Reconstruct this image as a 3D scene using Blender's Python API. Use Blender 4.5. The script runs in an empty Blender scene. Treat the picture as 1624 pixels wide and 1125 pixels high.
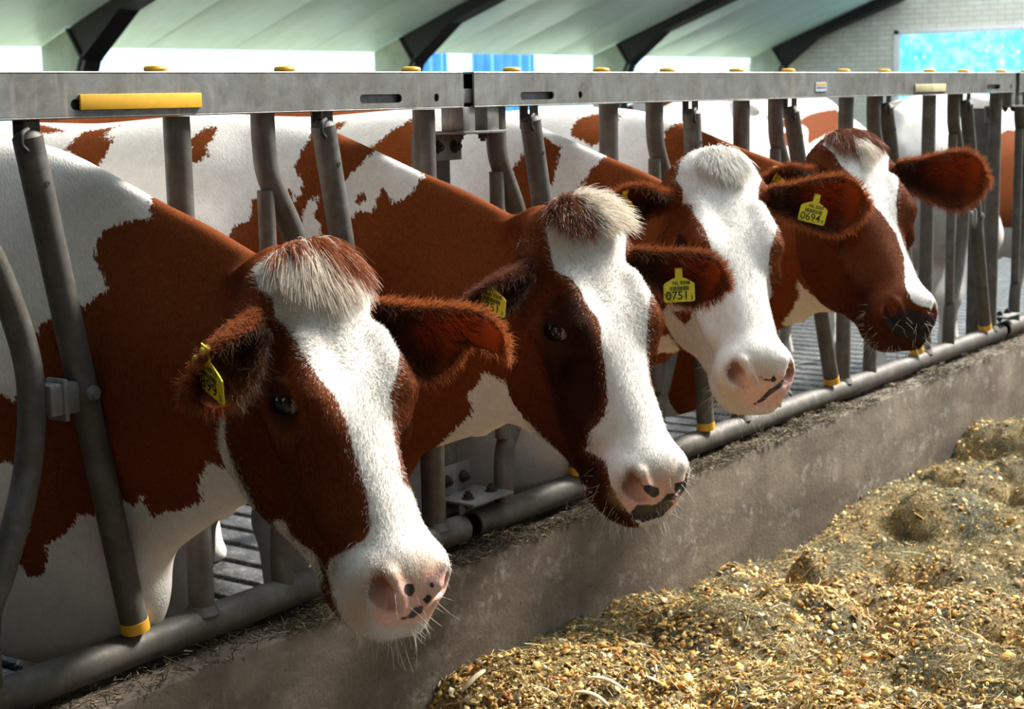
import bpy, bmesh, math, random
import numpy as np
from mathutils import Vector, Matrix
random.seed(7)
RNG = np.random.default_rng(11)
SC = bpy.context.scene
COL = SC.collection

# ------------------------------------------------------------------ camera
def cam_basis(yaw, pitch, roll):
    f = np.array([math.cos(yaw)*math.cos(pitch), math.sin(yaw)*math.cos(pitch), math.sin(pitch)])
    r = np.cross(f, [0, 0, 1]); r /= np.linalg.norm(r); u = np.cross(r, f)
    return math.cos(roll)*r + math.sin(roll)*u, -math.sin(roll)*r + math.cos(roll)*u, f
_r, _u, _f = cam_basis(.6318, -.1578, -.0208)
cd = bpy.data.cameras.new('camera'); cam = bpy.data.objects.new('camera', cd); COL.objects.link(cam)
cam.matrix_world = Matrix(((_r[0], _u[0], -_f[0], -3.3309), (_r[1], _u[1], -_f[1], -2.1344),
                           (_r[2], _u[2], -_f[2], 1.4499), (0, 0, 0, 1)))
cd.sensor_fit = 'HORIZONTAL'; cd.sensor_width = 36; cd.lens = 2559.134/1624*36
cd.clip_start = .05; cd.clip_end = 300
cd.dof.use_dof = True; cd.dof.focus_distance = 2.75; cd.dof.aperture_fstop = 9
SC.camera = cam

# ------------------------------------------------------------------ sky, sun, exposure
SC.view_settings.view_transform = 'Standard'
SC.view_settings.look = 'None'
SC.view_settings.gamma = 1
SC.view_settings.use_curve_mapping = False
SC.view_settings.exposure = 1.1
W = bpy.data.worlds.new('sky'); SC.world = W; W.use_nodes = True
nt = W.node_tree; nt.nodes.clear()
wo = nt.nodes.new('ShaderNodeOutputWorld'); bg = nt.nodes.new('ShaderNodeBackground')
tc = nt.nodes.new('ShaderNodeTexCoord'); sx = nt.nodes.new('ShaderNodeSeparateXYZ'); cr = nt.nodes.new('ShaderNodeValToRGB')
nt.links.new(tc.outputs['Generated'], sx.inputs[0]); nt.links.new(sx.outputs['Z'], cr.inputs[0])
e = cr.color_ramp.elements
e[0].position = 0.0; e[0].color = (.27, .42, .48, 1); em_ = e.new(.06); em_.color = (.50, .80, 1.0, 1); e = cr.color_ramp.elements
e[-1].position = .14; e[-1].color = (.80, .90, 1.0, 1)
nt.links.new(cr.outputs[0], bg.inputs[0]); bg.inputs[1].default_value = 1.6
nt.links.new(bg.outputs[0], wo.inputs[0])
def sun(name, d, strength, angle, color):
    l = bpy.data.lights.new(name, 'SUN'); l.energy = strength; l.angle = math.radians(angle); l.color = color
    o = bpy.data.objects.new(name, l); COL.objects.link(o)
    o.rotation_euler = Vector(d).to_track_quat('Z', 'Y').to_euler()      # d points from the scene to the sun
    return o
sun('sun', (.66, -.26, .69), 5.4, 14, (1.0, .95, .86))
# ------------------------------------------------------------------ helpers
def tag(o, label=None, cat=None, group=None, kind=None):
    if label: o['label'] = label
    if cat: o['category'] = cat
    if group: o['group'] = group
    if kind: o['kind'] = kind
    return o
def empty(name, loc=(0, 0, 0)):
    o = bpy.data.objects.new(name, None); o.empty_display_size = .1; COL.objects.link(o); o.location = loc
    return o
def link(name, me, parent=None):
    o = bpy.data.objects.new(name, me); COL.objects.link(o)
    if parent is not None:
        o.parent = parent
        o.matrix_parent_inverse = Matrix.Translation(-Vector(parent.location))
    return o
def mesh_from(name, V, F, mat, parent=None, smooth=True):
    me = bpy.data.meshes.new(name)
    me.from_pydata([tuple(map(float, v)) for v in V], [], [tuple(map(int, f)) for f in F]); me.update()
    if smooth: me.polygons.foreach_set('use_smooth', [True]*len(me.polygons))
    if mat: me.materials.append(mat)
    return link(name, me, parent)
def fast_mesh(name, V, F):
    """V (n,3), F (m,k) all faces with k corners"""
    V = np.asarray(V, np.float32); F = np.asarray(F, np.int32)
    me = bpy.data.meshes.new(name); k = F.shape[1]
    me.vertices.add(len(V)); me.vertices.foreach_set('co', V.ravel())
    me.loops.add(F.size); me.loops.foreach_set('vertex_index', F.ravel())
    me.polygons.add(len(F)); me.polygons.foreach_set('loop_start', np.arange(0, F.size, k, dtype=np.int32))
    me.update(calc_edges=True)
    return me
def attr(me, name, vals, typ='FLOAT', dom='POINT'):
    a = me.attributes.new(name, typ, dom)
    key = {'FLOAT': 'value', 'FLOAT_VECTOR': 'vector', 'FLOAT_COLOR': 'color'}[typ]
    a.data.foreach_set(key, np.asarray(vals, np.float32).ravel())
class B:
    """collects shapes in one bmesh"""
    def __init__(s): s.bm = bmesh.new()
    def box(s, lo, hi, bev=0, M=None, seg=2):
        lo, hi = Vector(lo), Vector(hi); c = (lo+hi)/2; d = hi-lo
        m = (M or Matrix()) @ Matrix.Translation(c) @ Matrix.Diagonal((*d, 1))
        r = bmesh.ops.create_cube(s.bm, size=1, matrix=m)
        if bev:
            es = list({e for v in r['verts'] for e in v.link_edges})
            bmesh.ops.bevel(s.bm, geom=es, offset=bev, segments=seg, affect='EDGES', profile=.5)
        return s
    def tube(s, pts, rad, n=20, caps=True):
        pts = [Vector(p) for p in pts]
        rad = rad if hasattr(rad, '__len__') else [rad]*len(pts)
        rings = []; prev = None
        for i, p in enumerate(pts):
            t = (pts[min(i+1, len(pts)-1)] - pts[max(i-1, 0)]).normalized()
            if prev is None:
                a = Vector((0, 1, 0)) if abs(t.y) < .9 else Vector((1, 0, 0)); a = (a - t*a.dot(t)).normalized()
            else: a = (prev - t*prev.dot(t)).normalized()
            prev = a; b = t.cross(a)
            rings.append([s.bm.verts.new(p + (a*math.cos(q) + b*math.sin(q))*rad[i]) for q in [2*math.pi*k/n for k in range(n)]])
        for r0, r1 in zip(rings, rings[1:]):
            for k in range(n): s.bm.faces.new((r0[k], r0[(k+1) % n], r1[(k+1) % n], r1[k]))
        if caps:
            s.bm.faces.new(list(reversed(rings[0]))); s.bm.faces.new(rings[-1])
        return s
    def pipe(s, pts, ro, ri, n=24):
        """hollow tube along a straight line, open ends"""
        s.tube(pts, ro, n, caps=False); s.tube(list(reversed(pts)), ri, n, caps=False)
        a, b = Vector(pts[0]), Vector(pts[-1]); t = (b-a).normalized()
        u = Vector((0, 1, 0)) if abs(t.y) < .9 else Vector((1, 0, 0)); u = (u-t*u.dot(t)).normalized(); w = t.cross(u)
        for p in (a, b):
            ring = lambda r: [s.bm.verts.new(p+(u*math.cos(q)+w*math.sin(q))*r) for q in [2*math.pi*k/n for k in range(n)]]
            o, i = ring(ro), ring(ri)
            for k in range(n): s.bm.faces.new((o[k], o[(k+1) % n], i[(k+1) % n], i[k]))
        return s
    def prism(s, poly, M, depth):
        """2-D polygon (x,y) extruded along z, placed by M"""
        a = [s.bm.verts.new(M @ Vector((x, y, 0))) for x, y in poly]
        b = [s.bm.verts.new(M @ Vector((x, y, depth))) for x, y in poly]
        s.bm.faces.new(list(reversed(a))); s.bm.faces.new(b)
        for k in range(len(a)):
            j = (k+1) % len(a); s.bm.faces.new((a[k], a[j], b[j], b[k]))
        return s
    def obj(s, name, mat, parent=None, smooth=True, angle=35):
        bmesh.ops.recalc_face_normals(s.bm, faces=s.bm.faces)
        me = bpy.data.meshes.new(name); s.bm.to_mesh(me); s.bm.free()
        if mat: me.materials.append(mat)
        o = link(name, me, parent)
        if smooth:
            me.polygons.foreach_set('use_smooth', [True]*len(me.polygons))
            try: me.set_sharp_from_angle(angle=math.radians(angle))
            except Exception: pass
        return o

# ---- materials
def new_mat(name):
    m = bpy.data.materials.new(name); m.use_nodes = True
    n = m.node_tree.nodes; b = n['Principled BSDF']
    return m, m.node_tree, b
def N(nt, typ, **kw):
    n = nt.nodes.new(typ)
    for k, v in kw.items():
        if k.startswith('i_'):
            key = k[2:]
            n.inputs[int(key) if key.isdigit() else key].default_value = v
        else: setattr(n, k, v)
    return n
def L(nt, a, b): nt.links.new(a, b)
def ramp(nt, fac, stops):
    n = nt.nodes.new('ShaderNodeValToRGB'); el = n.color_ramp.elements
    while len(el) < len(stops): el.new(.5)
    for e_, (p, c) in zip(el, stops):
        e_.position = p; e_.color = (*c, 1) if len(c) == 3 else c
    if fac is not None: L(nt, fac, n.inputs[0])
    return n.outputs[0]
def noise(nt, vec, scale, detail=4, rough=.55, dist=0):
    n = N(nt, 'ShaderNodeTexNoise', i_Scale=scale, i_Detail=detail, i_Roughness=rough, i_Distortion=dist)
    if vec is not None: L(nt, vec, n.inputs['Vector'])
    return n.outputs['Fac']
def mapping(nt, vec, scale=(1, 1, 1), rot=(0, 0, 0), loc=(0, 0, 0)):
    n = N(nt, 'ShaderNodeMapping', i_Scale=scale, i_Rotation=rot, i_Location=loc); L(nt, vec, n.inputs[0]); return n.outputs[0]
def mix(nt, fac, a, b, mode='MIX'):
    n = nt.nodes.new('ShaderNodeMix'); n.data_type = 'RGBA'; n.blend_type = mode; n.clamp_factor = True
    for s_, v in ((0, fac), (6, a), (7, b)):
        if hasattr(v, 'is_linked') or hasattr(v, 'links'): L(nt, v, n.inputs[s_])
        else: n.inputs[s_].default_value = v if s_ == 0 else ((*v, 1) if len(v) == 3 else v)
    return n.outputs[2]
def math_(nt, op, a, b=0.0, c=0.0):
    n = nt.nodes.new('ShaderNodeMath'); n.operation = op
    for i, v in enumerate((a, b, c)):
        if hasattr(v, 'links'): L(nt, v, n.inputs[i])
        else: n.inputs[i].default_value = v
    return n.outputs[0]
def mrange(nt, v, a, b, c=0., d=1.):
    n = N(nt, 'ShaderNodeMapRange'); L(nt, v, n.inputs[0])
    for i, x in enumerate((a, b, c, d)): n.inputs[i+1].default_value = x
    return n.outputs[0]
def bump(nt, h, bsdf, strength=.3, dist=.01):
    n = N(nt, 'ShaderNodeBump', i_Strength=strength, i_Distance=dist); L(nt, h, n.inputs['Height'])
    L(nt, n.outputs[0], bsdf.inputs['Normal']); return n
def objco(nt): return N(nt, 'ShaderNodeTexCoord').outputs['Object']
def geoco(nt): return N(nt, 'ShaderNodeNewGeometry').outputs['Position']

def plain(name, col, rough=.6, metal=0., var=.12, scale=30, bstr=.1):
    m, nt, b = new_mat(name); v = geoco(nt)
    f = noise(nt, v, scale, 5)
    c2 = tuple(x*(1-var*2) for x in col)
    L(nt, ramp(nt, f, [(.3, c2), (.7, col)]), b.inputs['Base Color'])
    b.inputs['Roughness'].default_value = rough; b.inputs['Metallic'].default_value = metal
    if bstr: bump(nt, f, b, bstr, .002)
    return m
# ------------------------------------------------------------------ the barn
EY, EZ, SL = 9.5, 1.965, .3773                # back eave and roof slope
XL, XR = -7.0, 19.12
def struct(o): o['kind'] = 'structure'; return o
def roof_z(y): return EZ+SL*(EY-y)

def m_slats():
    m, nt, b = new_mat('wet_slatted_concrete'); v = geoco(nt)
    f = noise(nt, v, 9, 6, .65); g = noise(nt, v, 70, 4)
    L(nt, ramp(nt, f, [(.35, (.016, .014, .013)), (.55, (.06, .056, .054)), (.74, (.24, .23, .225))]), b.inputs['Base Color'])  # palest stop paints wet glints into the colour
    L(nt, ramp(nt, f, [(.35, (.45,)*3), (.6, (.18,)*3)]), b.inputs['Roughness'])
    bump(nt, math_(nt, 'ADD', g, f), b, .9, .012); return m
def m_concrete():
    m, nt, b = new_mat('stained_concrete'); v = geoco(nt)
    f = noise(nt, mapping(nt, v, (1.2, 1.2, 2.6)), 2.2, 7, .62, .4); g = noise(nt, v, 120, 3); h = noise(nt, mapping(nt, v, (9, 9, 1.2)), 1.6, 5, .6)
    col = ramp(nt, f, [(.28, (.045, .032, .021)), (.5, (.115, .086, .060)), (.72, (.215, .172, .128))])
    col = mix(nt, mrange(nt, h, .5, .75, 0, .55), col, (.07, .05, .035))
    z = N(nt, 'ShaderNodeSeparateXYZ'); L(nt, v, z.inputs[0])
    sp = noise(nt, v, 55, 2, .4)
    col = mix(nt, mrange(nt, sp, .68, .72, 0, .7), col, (.045, .032, .024))
    lime = math_(nt, 'MULTIPLY', mrange(nt, noise(nt, v, 26, 6, .75), .52, .66), mrange(nt, noise(nt, mapping(nt, v, (1, 1, 3.5)), 2.4, 3), .46, .62))
    col = mix(nt, math_(nt, 'MULTIPLY', lime, .38), col, (.52, .48, .43))
    L(nt, col, b.inputs['Base Color']); b.inputs['Roughness'].default_value = .8
    bump(nt, math_(nt, 'ADD', g, math_(nt, 'MULTIPLY', sp, .8)), b, .35, .004); return m
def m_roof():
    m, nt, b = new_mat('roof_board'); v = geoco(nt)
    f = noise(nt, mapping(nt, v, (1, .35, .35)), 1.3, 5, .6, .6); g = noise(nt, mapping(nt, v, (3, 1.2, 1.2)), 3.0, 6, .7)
    col = ramp(nt, f, [(.3, (.58, .72, .63)), (.7, (.78, .86, .80))])  # mint tint carries the green light from outside
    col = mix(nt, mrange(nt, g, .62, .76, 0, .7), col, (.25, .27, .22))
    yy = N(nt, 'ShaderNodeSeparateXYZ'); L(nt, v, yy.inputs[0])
    eave_bounce = math_(nt, 'MULTIPLY', mrange(nt, yy.outputs['Y'], 7.8, 9.8, .1, .9), mrange(nt, g, .35, .6))
    col = mix(nt, math_(nt, 'MULTIPLY', eave_bounce, .55), col, (.50, .62, .33))                # green bounce light near the eave, put into the colour
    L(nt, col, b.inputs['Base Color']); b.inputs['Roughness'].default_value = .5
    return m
def m_brick():
    m, nt, b = new_mat('pale_brick'); v = geoco(nt)
    sw = N(nt, 'ShaderNodeCombineXYZ'); se = N(nt, 'ShaderNodeSeparateXYZ'); L(nt, v, se.inputs[0])
    L(nt, se.outputs['Y'], sw.inputs[0]); L(nt, se.outputs['Z'], sw.inputs[1])
    br = N(nt, 'ShaderNodeTexBrick', i_Scale=1.0); L(nt, sw.outputs[0], br.inputs['Vector'])
    br.inputs['Color1'].default_value = (.70, .67, .57, 1); br.inputs['Color2'].default_value = (.80, .77, .67, 1); br.inputs['Mortar'].default_value = (.42, .39, .31, 1)
    br.inputs['Mortar Size'].default_value = .006; br.inputs['Brick Width'].default_value = .22; br.inputs['Row Height'].default_value = .072; br.inputs['Mortar Smooth'].default_value = .3
    f = noise(nt, v, 3.5, 5)
    col = mix(nt, mrange(nt, f, .35, .7, .5, 0), br.outputs['Color'], (.55, .51, .38))
    L(nt, col, b.inputs['Base Color']); b.inputs['Roughness'].default_value = .9
    bump(nt, br.outputs['Fac'], b, -.4, .01); return m
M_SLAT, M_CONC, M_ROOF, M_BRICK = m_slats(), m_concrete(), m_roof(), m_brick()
M_DARK = plain('rusty_dark_steel', (.012, .009, .007), .7, .3)
M_WEB = plain('side_lit_steel', (.34, .37, .28), .75, .0, .15, 6)  # pale grey-green: side light on the webs put into the colour
M_WOOD = plain('weathered_boards', (.16, .13, .10), .8)
M_LAWN = plain('grass_outside', (.74, .86, .66), .9, 0, .25, 3)  # made much paler than grass to bounce more light onto the roof

# cows' floor: slats running away from the fence
s = B()
x = XL
while x < XR:
    s.box((x, .125, -.26), (x+.118, 9.8, -.1), .006); x += .155
struct(s.obj('floor', M_SLAT))
s = B(); s.box((XL, -7.6, -.3), (XR, .0, 0.0)); struct(s.obj('floor_feed_alley', M_CONC))
s = B(); s.box((XL, .0, -1.2), (XR, 9.9, -1.1)); struct(s.obj('floor_slurry_pit', M_DARK))
# low curb under the fence
s = B(); s.box((XL+.05, -.09, -.28), (XR-.01, .118, .470), .018); struct(s.obj('wall_manger', M_CONC))
# walls
s = B(); s.box((XL, 9.75, -.2), (XR, 9.95, .95)); struct(s.obj('wall_back', M_CONC))
s = B(); s.box((XL, -7.8, -.2), (XR, -7.6, 2.45)); struct(s.obj('wall_front', M_WOOD))  # unseen dark wall, added so sky light comes only from above
def gable(name, x0, x1, mat, hole=None):
    s = B(); ys = sorted({-7.8, -3.2, 1.0, 9.9, *([h for h in hole[:2]] if hole else [])})
    def top(y): return roof_z(y) if y >= 1 else (roof_z(1.0) if y >= -3.2 else roof_z(1.0)-SL*1.05*(-3.2-y))
    for a, c in zip(ys, ys[1:]):
        if hole and a >= hole[0]-1e-6 and c <= hole[1]+1e-6:
            spans = [(-.2, -.2, hole[2], hole[2]), (hole[3], hole[3], top(a), top(c))]
        else: spans = [(-.2, -.2, top(a), top(c))]
        for (za, zc, ta, tc_) in spans:
            v = [s.bm.verts.new((xx, yy, zz)) for xx in (x0, x1) for yy, zz in ((a, za), (c, zc), (c, tc_), (a, ta))]
            for q in ((0, 1, 2, 3), (7, 6, 5, 4), (0, 4, 5, 1), (1, 5, 6, 2), (2, 6, 7, 3), (3, 7, 4, 0)): s.bm.faces.new([v[i] for i in q])
    return struct(s.obj(name, mat, smooth=False))
WIN = (1.4, 7.34, .9, 2.30)
gable('wall_right', XR, XR+.2, M_BRICK, WIN)
gable('wall_left', XL-.2, XL, M_WOOD)  # unseen dark wall, added to block light from the left
# window in the far gable: frame, mullions, blue-tinted translucent sheet
wroot = struct(empty('window_1', (XR, (WIN[0]+WIN[1])/2, WIN[2])))
M_FRAME = plain('white_window_frame', (.85, .84, .80), .5, bstr=0)
s = B()
for lo, hi in (((XR-.03, WIN[0], WIN[3]-.07), (XR+.1, WIN[1], WIN[3])), ((XR-.03, WIN[0], WIN[2]), (XR+.1, WIN[1], WIN[2]+.07)),
               ((XR-.03, WIN[1]-.09, WIN[2]), (XR+.1, WIN[1], WIN[3])), ((XR-.03, WIN[0], WIN[2]), (XR+.1, WIN[0]+.09, WIN[3]))):
    s.box(lo, hi, .008)
s.obj('window_frame', M_FRAME, wroot)
m, nt, b = new_mat('blue_daylit_sheet'); v = geoco(nt)
se = N(nt, 'ShaderNodeSeparateXYZ'); L(nt, v, se.inputs[0])
f = noise(nt, v, 5.5, 6, .7); g = N(nt, 'ShaderNodeTexVoronoi', i_Scale=9.0); L(nt, v, g.inputs['Vector'])
sky = ramp(nt, f, [(.35, (.05, .42, .62)), (.52, (.16, .62, .78)), (.68, (.40, .80, .88))])
sky = mix(nt, mrange(nt, noise(nt, v, 14, 5, .7), .60, .68), sky, (1, 1, 1))
em = N(nt, 'ShaderNodeEmission', i_Strength=1.0); L(nt, sky, em.inputs[0])
out = [n for n in nt.nodes if n.type == 'OUTPUT_MATERIAL'][0]; L(nt, em.outputs[0], out.inputs[0]); nt.nodes.remove(b)
M_PANE = m
s = B(); s.box((XR+.03, WIN[0]+.08, WIN[2]+.06), (XR+.04, WIN[1]-.08, WIN[3]-.06)); s.obj('window_pane', M_PANE, wroot)
# roof: insulated boards with open joints over dark battens
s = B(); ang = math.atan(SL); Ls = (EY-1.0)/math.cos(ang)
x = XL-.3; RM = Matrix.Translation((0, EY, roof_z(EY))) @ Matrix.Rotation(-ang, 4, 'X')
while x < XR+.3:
    s.box((x, -Ls if x < 12.3 else -2.45, 0), (x+1.085, 0, .05), .004, RM); x += 1.095        # boards cut short out of view, an added opening to light the gable
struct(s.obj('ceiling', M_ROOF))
s = B(); s.box((XL-.3, -Ls, .055), (12.3, 0, .10), 0, RM).box((12.3, -2.45, .055), (XR+.3, 0, .10), 0, RM); struct(s.obj('ceiling_backing', M_DARK))
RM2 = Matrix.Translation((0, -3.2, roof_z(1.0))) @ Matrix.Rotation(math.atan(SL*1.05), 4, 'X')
s = B(); s.box((XL-.3, -5.4, 0), (XR+.3, 0, .06), 0, RM2); struct(s.obj('ceiling_front', M_ROOF))  # unseen slope set back, ridge gap left wide to let sky light in
s = B(); s.box((XL-.3, -3.3, roof_z(1.0)+.02), (-2.1, 1.1, roof_z(1.0)+.09)); struct(s.obj('ceiling_ridge_blocker', M_ROOF))     # unseen slab added over the ridge gap to darken the left side
# steel portal frames
def frame(xi, label):
    root = empty('steel_frame', (xi, 9.7, -.1)); tag(root, label, 'frame', 'steel roof frames')
    rz = lambda y: roof_z(y)-.012
    web = [(9.47, -.1), (9.47, rz(9.47)), (9.10, rz(9.10)), (8.92, 1.84), (9.05, 1.55), (9.12, -.1)]
    M = Matrix(((0, 0, 1, xi), (1, 0, 0, 0), (0, 1, 0, 0), (0, 0, 0, 1)))
    B().prism(web, M, .02).obj('column_web', M_WEB, root, smooth=False)
    fl = B()
    inner = [(9.13, -.1), (9.08, 1.55), (8.95, 1.84), (8.43, rz(8.43)-.115), (1.2, rz(1.2)-.215)]
    for (y0, z0), (y1, z1) in zip(inner, inner[1:]):
        fl.box((xi-.02, 0, -.012), (xi+.21, math.hypot(y1-y0, z1-z0), .012), 0, Matrix.Translation((0, y0, z0)) @ Matrix.Rotation(math.atan2(z1-z0, y1-y0), 4, 'X'))
    fl.obj('flange', M_DARK, root)
    st = B(); dy, dz = 8.92-9.10, 1.84-rz(9.10)
    st.box((xi-.02, 0, -.012), (xi+.21, math.hypot(dy, dz), .012), 0, Matrix.Translation((0, 9.10, rz(9.10))) @ Matrix.Rotation(math.atan2(dz, dy), 4, 'X'))
    st.obj('knee_plate', M_DARK, root)
    B().prism([(9.10, rz(9.10)), (1.2, rz(1.2)), (1.2, rz(1.2)-.20), (8.42, rz(8.42)-.10), (8.92, 1.84)], M, .15).obj('rafter', M_DARK, root, smooth=False)
for i, (xi, lb) in enumerate(((1.4, 'dark steel roof frame standing outside the picture'), (5.74, 'dark roof frame above the yellow strip, first from the left'),
                  (10.12, 'dark roof frame above the gap in the fence top rail'), (14.42, 'dark roof frame above the head of the third cow'),
                  (18.75, 'thin dark roof frame against the brick gable wall'))):
    if i: frame(xi, lb)
# outside: lawn, blue wind curtain panels, hedge
s = B(); s.box((-30, 9.96, -.6), (60, 60, -.35)); struct(s.obj('lawn', M_LAWN))
s = B(); s.box((XR+.3, -40, -.6), (70, 9.9, -.36)); struct(s.obj('lawn_far', M_LAWN))
M_TARP = plain('blue_tarpaulin', (.10, .38, .80), .5, 0, .1, 4)
def tarp(x0, x1, label):
    s = B(); n = 24; pts = []
    for k in range(n+1):
        xx = x0+(x1-x0)*k/n; yy = 12.0+.05*math.sin(k*1.7)
        pts.append((s.bm.verts.new((xx, yy, -.3)), s.bm.verts.new((xx, yy, 2.15)), s.bm.verts.new((xx, yy+.03, 2.15)), s.bm.verts.new((xx, yy+.03, -.3))))
    for a, c in zip(pts, pts[1:]):
        for q in range(4): s.bm.faces.new((a[q], a[(q+1) % 4], c[(q+1) % 4], c[q]))
    s.bm.faces.new(pts[0]); s.bm.faces.new(pts[-1])
    tag(s.obj('tarpaulin', M_TARP), label, 'tarpaulin', 'blue sheets outside')
tarp(13.1, 14.6, 'blue sheet outside, seen beside the second roof frame'); tarp(15.2, 16.7, 'blue sheet outside, left of the third roof frame')
# ------------------------------------------------------------------ self-locking feed fence
def m_steel():
    m, nt, b = new_mat('galvanised_steel'); v = geoco(nt)
    f = noise(nt, v, 14, 6, .65, .4); g = noise(nt, v, 60, 5, .7); h = noise(nt, mapping(nt, v, (40, 40, 5)), 1, 4, .6)
    col = ramp(nt, f, [(.3, (.15, .145, .13)), (.55, (.24, .24, .23)), (.75, (.34, .345, .35))])
    col = mix(nt, mrange(nt, g, .55, .72, 0, .65), col, (.13, .095, .055))
    col = mix(nt, mrange(nt, h, .60, .74, 0, .5), col, (.42, .38, .30))
    L(nt, col, b.inputs['Base Color']); b.inputs['Metallic'].default_value = .55
    L(nt, ramp(nt, g, [(.3, (.38,)*3), (.7, (.62,)*3)]), b.inputs['Roughness'])
    bump(nt, g, b, .12, .002); return m
M_STEEL = m_steel()
M_TUBE = m_steel(); M_TUBE.name = 'worn_tube_steel'; M_TUBE.node_tree.nodes['Principled BSDF'].inputs['Metallic'].default_value = .25
for n in M_TUBE.node_tree.nodes:
    if n.type == 'VALTORGB' and n.color_ramp.elements[0].color[0] < .3:
        for e_, c in zip(n.color_ramp.elements, ((.050, .043, .033), (.088, .080, .068), (.15, .147, .142))): e_.color = (*c, 1)
        break
for n in M_TUBE.node_tree.nodes:
    if n.type == 'MIX' and abs(n.inputs[7].default_value[0]-.42) < 1e-3: n.inputs[7].default_value = (.16, .145, .115, 1)
    if n.type == 'VALTORGB' and abs(n.color_ramp.elements[0].color[0]-.38) < 1e-3:
        n.color_ramp.elements[0].color = (.50, .50, .50, 1); n.color_ramp.elements[1].color = (.72, .72, .72, 1)
M_YEL = plain('yellow_plastic', (.78, .42, .03), .45, 0, .08, 50, .05)
M_BLACK = plain('black_rubber', (.012, .012, .012), .6, bstr=.05)
M_BOLT = plain('rusty_bolt_steel', (.06, .04, .03), .6, .6)
RZ0, RZ1, RY0, RY1 = 1.431, 1.506, -.036, .030
BZ, BR = .515, .031
def arc(pts, n=10):
    """catmull-rom through the points"""
    P = [Vector(p) for p in pts]; P = [P[0]*2-P[1]]+P+[P[-1]*2-P[-2]]; out = []
    for i in range(1, len(P)-2):
        for k in range(n):
            t = k/n; a, b_, c, d = P[i-1:i+3]
            out.append(.5*((2*b_)+(c-a)*t+(2*a-5*b_+4*c-d)*t*t+(3*b_-a-3*c+d)*t**3))
    return out+[P[-2]]
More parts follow.
